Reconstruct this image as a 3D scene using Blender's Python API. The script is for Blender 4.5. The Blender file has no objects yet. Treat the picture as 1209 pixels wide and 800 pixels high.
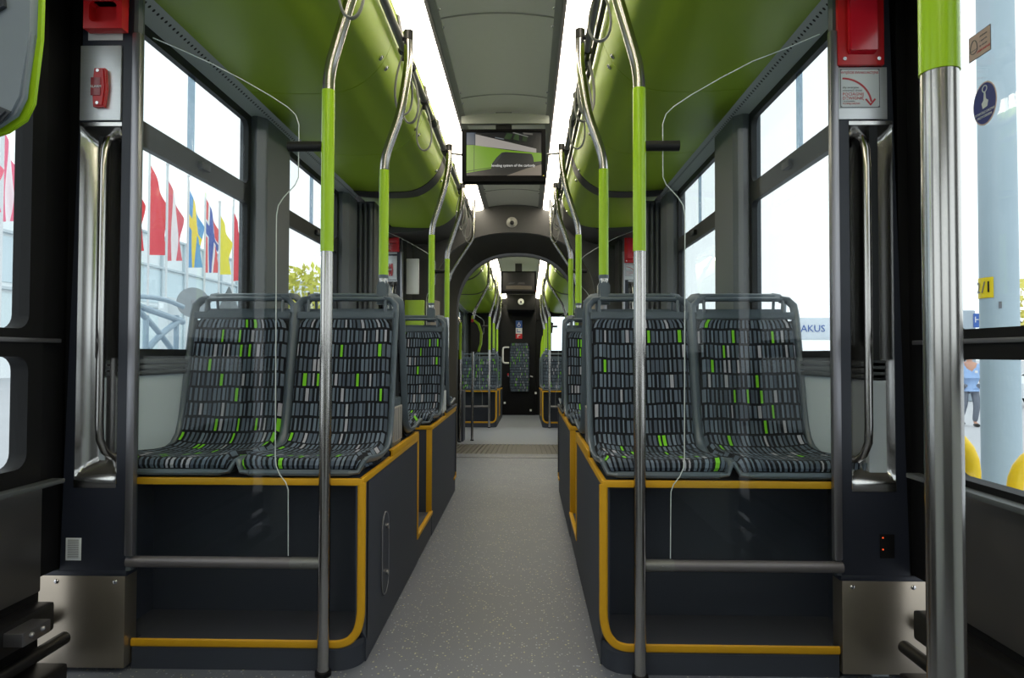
import bpy, bmesh, math, random
from mathutils import Vector, Matrix
random.seed(7)
PI=math.pi
scene=bpy.context.scene
COL=scene.collection
# ------------------------------------------------------------------ camera
W,H,F=1209,800,780.0
CAM=Vector((.13,0,.945))
yaw=math.atan((621-604.5)/F); pit=math.atan(18/F); roll=math.radians(.15)
cf=Vector((-math.sin(yaw)*math.cos(pit),math.cos(yaw)*math.cos(pit),math.sin(pit)))
cr_=cf.cross(Vector((0,0,1))).normalized(); cu=cr_.cross(cf)
c_,s_=math.cos(roll),math.sin(roll)
cr_,cu=c_*cr_+s_*cu,c_*cu-s_*cr_
cam=bpy.data.objects.new('camera',bpy.data.cameras.new('camera')); COL.objects.link(cam)
cam.data.sensor_width=36; cam.data.lens=F/W*36; cam.data.clip_start=.02; cam.data.clip_end=600
cam.matrix_world=Matrix((( cr_.x,cu.x,-cf.x,CAM.x),(cr_.y,cu.y,-cf.y,CAM.y),(cr_.z,cu.z,-cf.z,CAM.z),(0,0,0,1)))
scene.camera=cam
def at(px,py,X=None,Y=None,Z=None):
    """point of the place seen at a pixel of the photograph, on the given plane"""
    d=cf+cr_*((px-604.5)/F)+cu*((400-py)/F)
    t=(X-CAM.x)/d.x if X is not None else (Y-CAM.y)/d.y if Y is not None else (Z-CAM.z)/d.z
    return CAM+d*t
# ------------------------------------------------------------------ materials
def srgb(r,g,b):
    f=lambda c:(c/255/12.92) if c/255<=.04045 else ((c/255+.055)/1.055)**2.4
    return (f(r),f(g),f(b),1)
class NT:
    def __init__(s,mat): s.nt=mat.node_tree; s.n=s.nt.nodes; s.l=s.nt.links
    def node(s,t,**k):
        n=s.n.new(t)
        for a,b in k.items(): setattr(n,a,b)
        return n
    def math(s,op,a,b=None,c=None):
        n=s.node('ShaderNodeMath',operation=op)
        for i,v in enumerate((a,b,c)):
            if v is None: continue
            if isinstance(v,(int,float)): n.inputs[i].default_value=v
            else: s.l.new(v,n.inputs[i])
        return n.outputs[0]
    def mix(s,f,a,b):
        n=s.node('ShaderNodeMix',data_type='RGBA')
        for i,v in ((0,f),(6,a),(7,b)):
            if isinstance(v,(int,float)): n.inputs[i].default_value=v
            elif isinstance(v,tuple): n.inputs[i].default_value=v
            else: s.l.new(v,n.inputs[i])
        return n.outputs[2]
def mat(name,col,rough=.5,metal=0,spec=.5,noise=0,nscale=40,bump=0,coat=0,stretch=None,rvar=0):
    m=bpy.data.materials.new(name); m.use_nodes=True
    b=m.node_tree.nodes['Principled BSDF']
    b.inputs['Base Color'].default_value=col; b.inputs['Roughness'].default_value=rough
    b.inputs['Metallic'].default_value=metal; b.inputs['Specular IOR Level'].default_value=spec
    b.inputs['Coat Weight'].default_value=coat
    if noise or bump or rvar:
        t=NT(m); tc=t.node('ShaderNodeTexCoord'); mp=t.node('ShaderNodeMapping')
        if stretch: mp.inputs['Scale'].default_value=stretch
        t.l.new(tc.outputs['Object'],mp.inputs[0])
        nz=t.node('ShaderNodeTexNoise'); nz.inputs['Scale'].default_value=nscale; nz.inputs['Detail'].default_value=4
        t.l.new(mp.outputs[0],nz.inputs[0])
        if noise:
            d=tuple(c*(1-noise) for c in col[:3])+(1,); e=tuple(min(1,c*(1+noise)) for c in col[:3])+(1,)
            t.l.new(t.mix(nz.outputs[0],d,e),b.inputs['Base Color'])
        if rvar:
            t.l.new(t.math('MULTIPLY_ADD',nz.outputs[0],rvar,rough-rvar/2),b.inputs['Roughness'])
        if bump:
            bp=t.node('ShaderNodeBump'); bp.inputs['Strength'].default_value=bump; bp.inputs['Distance'].default_value=.002
            t.l.new(nz.outputs[0],bp.inputs['Height']); t.l.new(bp.outputs[0],b.inputs['Normal'])
    return m
def emit(name,col,st):
    m=bpy.data.materials.new(name); m.use_nodes=True; b=m.node_tree.nodes['Principled BSDF']
    b.inputs['Base Color'].default_value=(0,0,0,1); b.inputs['Emission Color'].default_value=col
    b.inputs['Emission Strength'].default_value=st; b.inputs['Roughness'].default_value=.3
    return m
def glassmat(name,tint=(1,1,1,1),refl=1.0,ior=1.5):
    m=bpy.data.materials.new(name); m.use_nodes=True; t=NT(m)
    t.n.remove(t.n['Principled BSDF']); out=t.n['Material Output']
    tr=t.node('ShaderNodeBsdfTransparent'); tr.inputs[0].default_value=tint
    gl=t.node('ShaderNodeBsdfGlossy'); gl.inputs['Roughness'].default_value=.01
    fr=t.node('ShaderNodeFresnel'); ge=t.node('ShaderNodeNewGeometry')
    t.l.new(t.math('MULTIPLY_ADD',ge.outputs['Backfacing'],1/ior-ior,ior),fr.inputs[0])
    mx=t.node('ShaderNodeMixShader')
    t.l.new(t.math('MULTIPLY',fr.outputs[0],refl),mx.inputs[0]); t.l.new(tr.outputs[0],mx.inputs[1]); t.l.new(gl.outputs[0],mx.inputs[2])
    t.l.new(mx.outputs[0],out.inputs[0])
    return m
M={}
M['green']=mat('green lacquer panel',srgb(144,172,34),.42,noise=.05,nscale=3)
M['polegreen']=mat('green powder coat',srgb(158,200,30),.25)
M['steel']=mat('brushed stainless tube',srgb(188,184,180),.20,1)
M['plate']=mat('brushed stainless plate',srgb(226,228,230),.40,.75,rvar=.12,nscale=30,stretch=(.2,1,6),noise=.06)
M['kick']=mat('worn stainless plate',srgb(176,166,150),.32,.9,nscale=14,noise=.06)
M['tray']=mat('polished stainless tray',srgb(200,198,196),.2,1)
M['rail']=mat('grey coated rail',srgb(128,128,126),.38,.6)
M['barrail']=mat('satin grey tube',srgb(120,116,118),.4,.5)
M['navy']=mat('dark navy moulding',srgb(34,38,50),.42,bump=.15,nscale=900)
M['box']=mat('dark blue-grey covering',srgb(54,59,70),.55,bump=.2,nscale=700,noise=.08)
M['tread']=mat('dark tread',srgb(70,72,80),.6,noise=.12,nscale=200)
M['yellow']=mat('yellow edging strip',srgb(208,156,16),.45,noise=.04)
M['seatgrey']=mat('grey seat frame',srgb(84,95,104),.32)
M['seatback']=mat('dark seat shell',srgb(52,56,60),.5)
M['black']=mat('black plastic',srgb(16,16,18),.4)
M['rubber']=mat('black rubber',srgb(11,11,13),.6,spec=.25)
M['winframe']=mat('black window frame',srgb(26,28,30),.5,spec=.35)
M['pillar']=mat('grey pillar',srgb(82,88,93),.45,noise=.04)
M['pillardark']=mat('dark grey panel',srgb(70,74,76),.5)
M['wallgrey']=mat('pale grey wall panel',srgb(188,198,204),.5,noise=.03)
M['ceil']=mat('grey ceiling panel',srgb(205,208,200),.55,noise=.03)
M['ceildark']=mat('dark ceiling edge',srgb(138,142,136),.5)
M['alu']=mat('aluminium trim',srgb(150,148,152),.35,.9)
M['portal']=mat('dark portal cover',srgb(62,62,60),.5,noise=.05)
M['bellow']=mat('bellows fabric',srgb(84,82,76),.7)
M['jambtan']=mat('portal jamb',srgb(150,140,124),.45)
M['red']=mat('red plastic',srgb(196,24,30),.3)
M['redlid']=mat('red lid',srgb(206,30,48),.14,spec=.8)
M['white']=mat('white plastic',srgb(225,225,222),.45)
M['labelwhite']=mat('white label',srgb(222,228,232),.35)
M['labelred']=mat('red print',srgb(196,60,72),.5)
M['labelgrey']=mat('grey print',srgb(110,110,116),.5)
M['labelpink']=mat('beige label',srgb(206,182,172),.4)
M['navyblue']=mat('blue label',srgb(38,52,130),.4)
M['blue']=mat('blue paint',srgb(40,90,170),.45)
M['screw']=mat('screw steel',srgb(200,200,200),.25,1)
M['strap']=mat('grey strap',srgb(128,128,122),.45)
M['doorpanel']=mat('grey metal door panel',srgb(96,94,94),.4,.7,noise=.12,nscale=9,rvar=.2)
M['validator']=mat('grey validator housing',srgb(124,134,144),.4,noise=.06,nscale=15)
M['valdark']=mat('dark validator base',srgb(60,64,70),.5)
M['tvblack']=mat('monitor black',srgb(8,8,9),.7,spec=.1)
M['dome']=mat('camera dome',srgb(170,170,160),.3)
M['strip']=emit('light diffuser',(1,.90,.74,1),12.0)
M['led']=emit('red led',(1,.1,.02,1),1.2)
M['glass']=glassmat('partition glass',(.96,.98,.98,1),.45)
M['wintint']=glassmat('overlapping pane',(.55,.62,.68,1),.6)
M['winglass']=glassmat('window glass',(.93,.96,.96,1),.9)
M['edge']=mat('glass edge',srgb(205,214,212),.2)
M['tintedge']=mat('pane edge',srgb(150,160,168),.4)
def fabric():
    m=bpy.data.materials.new('patterned seat fabric'); m.use_nodes=True; t=NT(m); b=t.n['Principled BSDF']
    b.inputs['Roughness'].default_value=.85; b.inputs['Specular IOR Level'].default_value=.25
    uv=t.node('ShaderNodeUVMap'); sp=t.node('ShaderNodeSeparateXYZ'); t.l.new(uv.outputs[0],sp.inputs[0])
    oi=t.node('ShaderNodeObjectInfo')
    x,y=sp.outputs[0],sp.outputs[1]
    nz=t.node('ShaderNodeTexNoise'); nz.inputs['Scale'].default_value=14; t.l.new(uv.outputs[0],nz.inputs[0])
    y=t.math('ADD',y,t.math('MULTIPLY',t.math('SUBTRACT',nz.outputs[0],.5),.012))
    yr=t.math('DIVIDE',y,.0555); row=t.math('FLOOR',yr); fy=t.math('FRACT',yr)
    rr=t.node('ShaderNodeTexWhiteNoise',noise_dimensions='1D'); t.l.new(row,rr.inputs['W'])
    xr=t.math('ADD',t.math('DIVIDE',x,.0160),t.math('MULTIPLY',rr.outputs[0],7.3))
    cell=t.math('FLOOR',xr); fx=t.math('FRACT',xr)
    cb=t.node('ShaderNodeCombineXYZ'); t.l.new(cell,cb.inputs[0]); t.l.new(row,cb.inputs[1]); t.l.new(t.math('MULTIPLY',oi.outputs['Random'],37.7),cb.inputs[2])
    wn=t.node('ShaderNodeTexWhiteNoise',noise_dimensions='3D'); t.l.new(cb.outputs[0],wn.inputs[0])
    s2=t.node('ShaderNodeSeparateColor'); t.l.new(wn.outputs['Color'],s2.inputs[0])
    r1,r2,r3=s2.outputs[0],s2.outputs[1],s2.outputs[2]
    lo=t.math('MULTIPLY_ADD',r2,.16,.10); hi=t.math('MULTIPLY_ADD',r3,.36,.54)
    bar=t.math('MULTIPLY',t.math('GREATER_THAN',fx,lo),t.math('LESS_THAN',fx,hi))
    rowm=t.math('MULTIPLY',t.math('GREATER_THAN',fy,.07),t.math('LESS_THAN',fy,.90))
    mask=t.math('MULTIPLY',bar,rowm)
    slate=t.mix(r2,srgb(72,82,95),srgb(108,121,136))
    isg=t.math('GREATER_THAN',r1,.932); isw=t.math('LESS_THAN',r1,.065)
    c=t.mix(isg,slate,srgb(118,196,44)); c=t.mix(isw,c,srgb(164,164,174))
    c=t.mix(mask,srgb(16,19,26),c)
    t.l.new(c,b.inputs['Base Color'])
    fn=t.node('ShaderNodeTexNoise'); fn.inputs['Scale'].default_value=900; t.l.new(uv.outputs[0],fn.inputs[0])
    bp=t.node('ShaderNodeBump'); bp.inputs['Strength'].default_value=.25; bp.inputs['Distance'].default_value=.001
    t.l.new(fn.outputs[0],bp.inputs['Height']); t.l.new(bp.outputs[0],b.inputs['Normal'])
    return m
M['fabric']=fabric()
def floormat():
    m=bpy.data.materials.new('speckled floor'); m.use_nodes=True; t=NT(m); b=t.n['Principled BSDF']
    b.inputs['Roughness'].default_value=.42
    tc=t.node('ShaderNodeTexCoord')
    vo=t.node('ShaderNodeTexVoronoi'); vo.inputs['Scale'].default_value=125; t.l.new(tc.outputs['Object'],vo.inputs[0])
    s=t.node('ShaderNodeSeparateColor'); t.l.new(vo.outputs['Color'],s.inputs[0])
    th=t.math('MULTIPLY_ADD',s.outputs[2],.25,.14)
    dot=t.math('MULTIPLY',t.math('LESS_THAN',vo.outputs['Distance'],th),t.math('GREATER_THAN',s.outputs[0],.68))
    nz=t.node('ShaderNodeTexNoise'); nz.inputs['Scale'].default_value=5; nz.inputs['Detail'].default_value=6; t.l.new(tc.outputs['Object'],nz.inputs[0])
    base=t.mix(nz.outputs[0],srgb(92,97,108),srgb(109,113,123))
    spk=t.mix(s.outputs[1],srgb(196,190,130),srgb(160,170,190))
    t.l.new(t.mix(t.math('MULTIPLY',dot,.95),base,spk),b.inputs['Base Color'])
    t.l.new(t.math('MULTIPLY_ADD',nz.outputs[0],.2,.34),b.inputs['Roughness'])
    return m
M['floor']=floormat()
def perf():
    m=bpy.data.materials.new('perforated grey strip'); m.use_nodes=True; t=NT(m); b=t.n['Principled BSDF']; b.inputs['Roughness'].default_value=.5
    tc=t.node('ShaderNodeTexCoord'); sp=t.node('ShaderNodeSeparateXYZ'); t.l.new(tc.outputs['Object'],sp.inputs[0])
    fy=t.math('SUBTRACT',t.math('FRACT',t.math('DIVIDE',sp.outputs[1],.025)),.5)
    ax=t.math('SUBTRACT',t.math('ABSOLUTE',sp.outputs[0]),1.105)
    d=t.math('SQRT',t.math('ADD',t.math('POWER',t.math('MULTIPLY',fy,.025),2),t.math('POWER',ax,2)))
    t.l.new(t.mix(t.math('LESS_THAN',d,.005),srgb(176,182,182),srgb(10,10,10)),b.inputs['Base Color'])
    return m
M['perf']=perf()
# ------------------------------------------------------------------ mesh building
class MB:
    def __init__(s): s.bm=bmesh.new(); s.mi=0; s.uv=None
    def face(s,vs):
        try:
            f=s.bm.faces.new(vs); f.material_index=s.mi; return f
        except ValueError: return None
    def box(s,x0,x1,y0,y1,z0,z1,bev=0):
        if x0>x1:x0,x1=x1,x0
        if y0>y1:y0,y1=y1,y0
        if z0>z1:z0,z1=z1,z0
        v=[s.bm.verts.new(p) for p in ((x0,y0,z0),(x1,y0,z0),(x1,y1,z0),(x0,y1,z0),(x0,y0,z1),(x1,y0,z1),(x1,y1,z1),(x0,y1,z1))]
        fs=[s.face([v[i] for i in q]) for q in ((0,3,2,1),(4,5,6,7),(0,1,5,4),(1,2,6,5),(2,3,7,6),(3,0,4,7))]
        if bev:
            es=list({e for f in fs for e in f.edges})
            bmesh.ops.bevel(s.bm,geom=es,offset=bev,segments=2,profile=.6,affect='EDGES')
        return s
    def tube(s,pts,r,seg=12,closed=False,cap=True,ry=None):
        pts=[Vector(p) for p in pts]; n=len(pts); rings=[]
        rr=r if isinstance(r,(list,tuple)) else [r]*n
        ref=None
        for i,p in enumerate(pts):
            a=pts[(i-1)%n] if (closed or i>0) else p; b=pts[(i+1)%n] if (closed or i<n-1) else p
            d=(b-a).normalized()
            if ref is None:
                ref=Vector((0,1,0)) if abs(d.y)<.9 else Vector((1,0,0))
            u=(ref-d*ref.dot(d)).normalized(); w=d.cross(u); ref=u
            q=rr[i]; qy=q if ry is None else ry
            rings.append([s.bm.verts.new(p+u*(math.cos(2*PI*k/seg)*qy)+w*(math.sin(2*PI*k/seg)*q)) for k in range(seg)])
        for i in range(n if closed else n-1):
            A=rings[i];B=rings[(i+1)%n]
            for k in range(seg): s.face([A[k],A[(k+1)%seg],B[(k+1)%seg],B[k]])
        if cap and not closed:
            s.face(rings[0][::-1]); s.face(rings[-1])
        return s
    def cyl(s,c,r,axis,length,seg=20,r2=None):
        c=Vector(c); d=Vector(axis).normalized()
        return s.tube([c,c+d*length],[r,r if r2 is None else r2],seg)
    def ball(s,c,r,seg=12,sc=(1,1,1)):
        g=bmesh.ops.create_uvsphere(s.bm,u_segments=seg,v_segments=max(6,seg//2),radius=r)
        for v in g['verts']: v.co=Vector((v.co.x*sc[0],v.co.y*sc[1],v.co.z*sc[2]))+Vector(c)
        for v in g['verts']:
            for f in v.link_faces: f.material_index=s.mi
        return s
    def prism(s,poly,axis,a0,a1,bev=0):
        """poly: 2-D outline in the two other axes (order xyz), pushed along axis"""
        def mk(p,a):
            if axis=='x': return (a,p[0],p[1])
            if axis=='y': return (p[0],a,p[1])
            return (p[0],p[1],a)
        A=[s.bm.verts.new(mk(p,a0)) for p in poly]; B=[s.bm.verts.new(mk(p,a1)) for p in poly]
        n=len(poly); fs=[s.face(A[::-1]),s.face(B)]
        for i in range(n): fs.append(s.face([A[i],A[(i+1)%n],B[(i+1)%n],B[i]]))
        if bev:
            es=[e for e in {e for f in fs[:2] if f for e in f.edges}]
            bmesh.ops.bevel(s.bm,geom=es,offset=bev,segments=2,affect='EDGES')
        return s
    def grid(s,fn,nu,nv,uvf=None,flip=False,mf=None):
        vs=[[s.bm.verts.new(fn(i/nu,j/nv)) for i in range(nu+1)] for j in range(nv+1)]
        lay=None
        if uvf: lay=s.bm.loops.layers.uv.verify()
        for j in range(nv):
            for i in range(nu):
                q=[(i,j),(i+1,j),(i+1,j+1),(i,j+1)]
                if flip:q=q[::-1]
                f=s.face([vs[b][a] for a,b in q])
                if f and mf: f.material_index=mf((i+.5)/nu,(j+.5)/nv)
                if f and lay:
                    for lp,(a,b) in zip(f.loops,q): lp[lay].uv=uvf(a/nu,b/nv)
        return vs
    def ring(s,axis,o,i,rad,a0,a1,n=5):
        """frame: outer rectangle o=(p0,p1,q0,q1), rounded inner opening i, thickness a0..a1 along axis"""
        def rr(r,rad):
            p0,p1,q0,q1=r; out=[]
            for cx,cy,st in ((p1-rad,q1-rad,0),(p0+rad,q1-rad,90),(p0+rad,q0+rad,180),(p1-rad,q0+rad,270)):
                for k in range(n+1):
                    a=math.radians(st+90*k/n); out.append((cx+rad*math.cos(a),cy+rad*math.sin(a)))
            return out
        inn=rr(i,rad); p0,p1,q0,q1=o
        outr=[]
        for c in ((p1,q1),(p0,q1),(p0,q0),(p1,q0)): outr+= [c]*(n+1)
        # spread the outer loop along the rectangle
        m=len(inn); O=[]
        for k,(x,y) in enumerate(inn):
            cx,cy=outr[k]; t=(k%(n+1))/n; q=k//(n+1)
            if q==0: O.append((p1,q1-(1-t)*rad) if t<.5 else (p1-(t)*0,q1) if t==.5 else (p1-rad*t,q1))
            elif q==1: O.append((p0+rad*(1-t),q1) if t<.5 else (p0,q1-rad*t))
            elif q==2: O.append((p0,q0+rad*(1-t)) if t<.5 else (p0+rad*t,q0))
            else: O.append((p1-rad*(1-t),q0) if t<.5 else (p1,q0+rad*t))
        # corners exactly at the middle sample
        for q,c in enumerate(((p1,q1),(p0,q1),(p0,q0),(p1,q0))): O[q*(n+1)+n//2]=c
        def mk(p,a):
            if axis=='x': return (a,p[0],p[1])
            if axis=='y': return (p[0],a,p[1])
            return (p[0],p[1],a)
        V=[[s.bm.verts.new(mk(p,a)) for p in L] for a in (a0,a1) for L in (O,inn)]
        oa,ia,ob,ib=V
        for k in range(m):
            j=(k+1)%m
            s.face([oa[k],oa[j],ia[j],ia[k]]); s.face([ob[j],ob[k],ib[k],ib[j]])
            s.face([ia[k],ia[j],ib[j],ib[k]]); s.face([oa[j],oa[k],ob[k],ob[j]])
        return s
    def mesh(s,name,mats,smooth=True,parent=None):
        bmesh.ops.remove_doubles(s.bm,verts=s.bm.verts,dist=1e-6)
        bmesh.ops.recalc_face_normals(s.bm,faces=s.bm.faces)
        me=bpy.data.meshes.new(name); s.bm.to_mesh(me); s.bm.free()
        for m in (mats if isinstance(mats,(list,tuple)) else [mats]): me.materials.append(M[m] if isinstance(m,str) else m)
        if smooth:
            for p in me.polygons: p.use_smooth=True
            try: me.set_sharp_from_angle(angle=math.radians(35))
            except Exception: pass
        return me
SEC2=[]; IN2=[False]
def tag(o,label=None,cat=None,group=None,kind=None):
    if label:o['label']=label
    if cat:o['category']=cat
    if group:o['group']=group
    if kind:o['kind']=kind
    return o
def top(o):
    if IN2[0]: SEC2.append(o)
    return o
def thing(name,label,cat,loc=(0,0,0),rz=0,group=None,kind=None):
    o=bpy.data.objects.new(name,None); o.empty_display_size=.1; COL.objects.link(o)
    o.location=loc; o.rotation_euler=(0,0,rz); tag(o,label,cat,group,kind); return top(o)
def wm(o): return Matrix.Translation(o.location)@Matrix.Rotation(o.rotation_euler.z,4,'Z')
def chain(o):
    m=wm(o)
    while o.parent: o=o.parent; m=wm(o)@m
    return m
def obj(name,mb,mats,parent=None,world=True,label=None,smooth=True):
    """link the shape as ONE mesh; with world=True its coordinates are the place's, whatever the parent"""
    me=mb.mesh(name,mats,smooth)
    o=bpy.data.objects.new(name,me); COL.objects.link(o)
    if parent:
        o.parent=parent
        if world: me.transform(chain(parent).inverted())
    else: top(o)
    if label:o['label']=label
    return o
def single(name,mb,mats,label,cat,group=None,loc=None):
    o=obj(name,mb,mats); tag(o,label,cat,group)
    if loc is not None:
        o.data.transform(Matrix.Translation(-Vector(loc))); o.location=loc
    return o
def struct(name,mb,mats,parent=None,smooth=True):
    o=obj(name,mb,mats,parent,smooth=smooth)
    if not parent:o['kind']='structure'
    return o
def copy_tree(o,loc=None,rz=None,label=None,group=None,parent=None):
    c=o.copy(); COL.objects.link(c); c.parent=parent
    if parent is None: top(c)
    if loc is not None:c.location=loc
    if rz is not None:c.rotation_euler=(0,0,rz)
    if label:c['label']=label
    if group:c['group']=group
    for ch in list(o.children): copy_tree(ch,parent=c)
    return c
def text(name,s,size,mtx,m,parent=None,ext=.0004,align='CENTER',sx=1):
    cu_=bpy.data.curves.new(name,'FONT'); cu_.body=s; cu_.size=size; cu_.align_x=align; cu_.align_y='CENTER'; cu_.extrude=ext; cu_.resolution_u=2
    t=bpy.data.objects.new(name,cu_); COL.objects.link(t)
    dg=bpy.context.evaluated_depsgraph_get(); me=bpy.data.meshes.new_from_object(t.evaluated_get(dg))
    bpy.data.objects.remove(t)
    me.transform(Matrix.Diagonal((sx,1,1,1))); me.transform(mtx)
    me.materials.clear(); me.materials.append(M[m] if isinstance(m,str) else m)
    o=bpy.data.objects.new(name,me); COL.objects.link(o)
    if parent: o.parent=parent; me.transform(chain(parent).inverted())
    else: top(o)
    return o
def facing(dirn,loc):
    """matrix for flat lettering: 'y' seen looking along +y, 'x+' seen looking along +x, 'x-' looking along -x"""
    if dirn=='y': R=Matrix(((1,0,0),(0,0,-1),(0,1,0)))
    elif dirn=='x+': R=Matrix(((0,0,-1),(-1,0,0),(0,1,0)))
    else: R=Matrix(((0,0,1),(1,0,0),(0,1,0)))
    return Matrix.Translation(loc)@R.to_4x4()
def smoothpath(pts,it=2,closed=False):
    pts=[Vector(p) for p in pts]
    for _ in range(it):
        out=[] if closed else [pts[0]]
        n=len(pts)
        for i in range(n if closed else n-1):
            a=pts[i];b=pts[(i+1)%n]; out+= [a*.75+b*.25,a*.25+b*.75]
        if not closed: out.append(pts[-1])
        pts=out
    return pts
def bend(pts,r=.03,n=5):
    """polyline with rounded corners"""
    pts=[Vector(p) for p in pts]; out=[pts[0]]
    for i in range(1,len(pts)-1):
        a,b,c=pts[i-1],pts[i],pts[i+1]
        da=(a-b); dc=(c-b); q=min(r,da.length*.45,dc.length*.45)
        p0=b+da.normalized()*q; p1=b+dc.normalized()*q
        for k in range(n+1):
            t=k/n; out.append(p0*(1-t)**2+b*2*t*(1-t)+p1*t*t)
    out.append(pts[-1]); return out
# ================================================================== THE SHELL
SIDE={-1:'left',1:'right'}
def duct_prof(s,n=14):
    raw=[(1.085,2.095),(.90,2.083),(.73,2.084),(.64,2.10),(.565,2.145),(.502,2.21),(.462,2.295),(.449,2.38),(.447,2.44)]
    P=[raw[0]]+[tuple(v[:2]) for v in smoothpath([(a,b,0) for a,b in raw],2)[1:]]
    return [(s*a,b) for a,b in P]
TRIM=[0]
def trim(mb,mats,smooth=True):
    TRIM[0]+=1
    return struct('trim_%d'%TRIM[0],mb,mats,smooth=smooth)
def duct(s,y0,y1,m='green',lift=0.0,screws=True):
    mb=MB(); pr=[(x,z-lift) for x,z in duct_prof(s)]
    up=[(x+(.0 if abs(x)>.5 else s*.012),z+.02) for x,z in pr]
    poly=pr+[(s*.50,2.47),(s*1.10,2.47)]
    mb.prism(poly,'y',y0,y1)
    o=trim(mb,m)
    if screws:
        for yy in (y0+.05,y1-.05):
            for x,z in ((.497,2.218),):
                c=MB(); c.ball((s*x,yy,z),.010,10,(1,1,.8)); c.cyl((s*x,yy,z),.013,(-s*.7,0,-.7),.004)
                obj('screw',c,'screw',o)
    return o
def ceiling(y0,y1,name='ceiling'):
    mb=MB()
    mb.grid(lambda u,v:((u*2-1)*.285,y0+(y1-y0)*v,2.455-.03*(u*2-1)**2),10,1)
    mb.box(-1.2,1.2,y0,y1,2.475,2.52)
    o=struct(name,mb,'ceil')
    return o
def ceiling_seam(y,o):
    b=MB(); b.tube([((k/10*2-1)*.285,y,2.4535-.03*(k/10*2-1)**2) for k in range(11)],.004,6)
    obj('seam',b,'ceildark',o)
    for dy in (-.08,.08):
        for s in (-1,1):
            c=MB(); c.ball((s*.25,y+dy,2.431),.009,8,(1,1,.7)); obj('screw',c,'screw',o)
def light_strip(s,y0,y1,label):
    t=thing('ceiling_light',label,'ceiling light',(s*.36,(y0+y1)/2,2.42),group='long ceiling light strips')
    b=MB(); b.prism([(s*.298,2.425),(s*.305,2.402),(s*.335,2.390),(s*.395,2.388),(s*.425,2.398),(s*.434,2.42),(s*.434,2.44),(s*.298,2.44)],'y',y0,y1)
    obj('diffuser',b,'strip',t)
    b=MB(); b.box(s*.284,s*.298,y0,y1,2.408,2.45); b.box(s*.436,s*.445,y0,y1,2.43,2.45)
    obj('housing',b,'alu',t)
    return t
# windows: side wall opening pieces
def window(idx,s,y0,y1,split=None,sill=.96,div=True):
    o=MB(); xo,xi=s*1.172,s*1.148
    o.ring('x',(y0-.03,y1+.03,sill-.03,1.675),(y0,y1,sill,1.635),.03,xo,xi)
    o.ring('x',(y0-.03,y1+.03,1.675,2.05),(y0,y1,1.72,2.012),.035,xo,xi)
    w=struct('window_%d'%idx,o,'winframe')
    g=MB(); g.box(s*1.170,s*1.166,y0-.005,y1+.005,sill-.005,1.64); g.box(s*1.170,s*1.166,y0-.005,y1+.005,1.715,2.017); obj('pane',g,'winglass',w)
    if div:
        ym=y0+(y1-y0)*.5
        b=MB(); b.box(s*1.165,s*1.155,ym-.02,ym+.02,1.715,2.015,.003); obj('pane_edge',b,'wintint',w)
        b=MB(); b.box(s*1.15,s*1.128,ym+.03,ym+.10,1.665,1.695,.006); obj('latch',b,'black',w)
    return w
def sidewall(s,y0,y1,wins,name):
    """pale lower panel, ledge, pillars and header"""
    b=MB(); b.box(s*1.15,s*1.20,y0,y1,0,.875)
    struct(name,b,'wallgrey')
    b=MB()
    for k,z in enumerate((.875,.893,.911)): b.box(s*(1.15-.012),s*1.20,y0,y1,z,z+.013,.002)
    b.box(s*1.15,s*1.2,y0,y1,.87,.93)
    trim(b,'pillardark')
    # header above windows
    b=MB(); b.box(s*1.145,s*1.2,y0,y1,2.05,2.5); trim(b,'winframe')
    ys=[y0]+[v for w in wins for v in (w[0]-.03,w[1]+.03)]+[y1]
    for k in range(0,len(ys),2):
        if ys[k+1]-ys[k]>.03:
            b=MB(); a,c=ys[k],ys[k+1]
            b.prism([(s*1.2,a),(s*1.12,a),(s*1.085,a+.04),(s*1.085,c-.04),(s*1.12,c),(s*1.2,c)],'z',.93,2.05,.004)
            trim(b,'pillar')
def perf_strip(s,y0,y1):
    b=MB(); b.prism([(s*1.15,2.045),(s*1.15,2.06),(s*1.085,2.115),(s*1.078,2.10)],'y',y0,y1); trim(b,'perf')
# floor
b=MB(); b.box(-1.2,1.2,-1.6,6.06,-.04,0); b.box(-1.34,1.34,.5,2.12,-.045,-.001); b.box(-1.34,1.34,4.9,6.3,-.045,-.001); struct('floor',b,'floor')
for s in (-1,1):
    sidewall(s,1.99,4.74,[(2.0,2.99),(3.42,4.42)],'wall_'+SIDE[s])
    sidewall(s,-1.6,.60,[(-1.3,.30)],'wall_rear_'+SIDE[s])
window(1,-1,2.0,2.99); window(2,-1,3.42,4.42); window(3,1,2.0,2.99); window(4,1,3.42,4.42); window(5,-1,-1.3,.30); window(6,1,-1.3,.30)  # last two, behind the camera, are unseen and added for light from behind
b=MB(); b.ring('y',(-1.2,1.2,0,2.5),(-.85,.85,1.0,1.75),.12,-1.66,-1.6); struct('wall_rear',b,'pillardark')  # unseen wall; its opening is added to let in frontal daylight
b=MB(); b.box(-1.1,1.1,-1.64,-1.634,.8,2.1); struct('window_12',b,'winglass')  # unseen pane in the added opening that brightens seats and steel
for s in (-1,1):
    perf_strip(s,-1.6,4.74)
    duct(s,-1.6,.9); duct(s,.904,2.850); duct(s,2.854,3.744); duct(s,3.748,4.60)
    duct(s,4.60,4.77,'portal',.006,screws=False)
    duct(s,4.77,5.93)
cl=ceiling(-1.6,6.66)
for y in (.9,2.0,2.885,3.80,5.0,6.0): ceiling_seam(y,cl)
b=MB()
for s in (-1,1): b.box(s*.25,s*.284,-1.6,6.66,2.418,2.45)
trim(b,'ceildark')
light_strip(-1,-1.5,6.62,'bright white ceiling light strip along the left rail of the front car')
light_strip(1,-1.5,6.62,'bright white ceiling light strip along the right rail of the front car')
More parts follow.
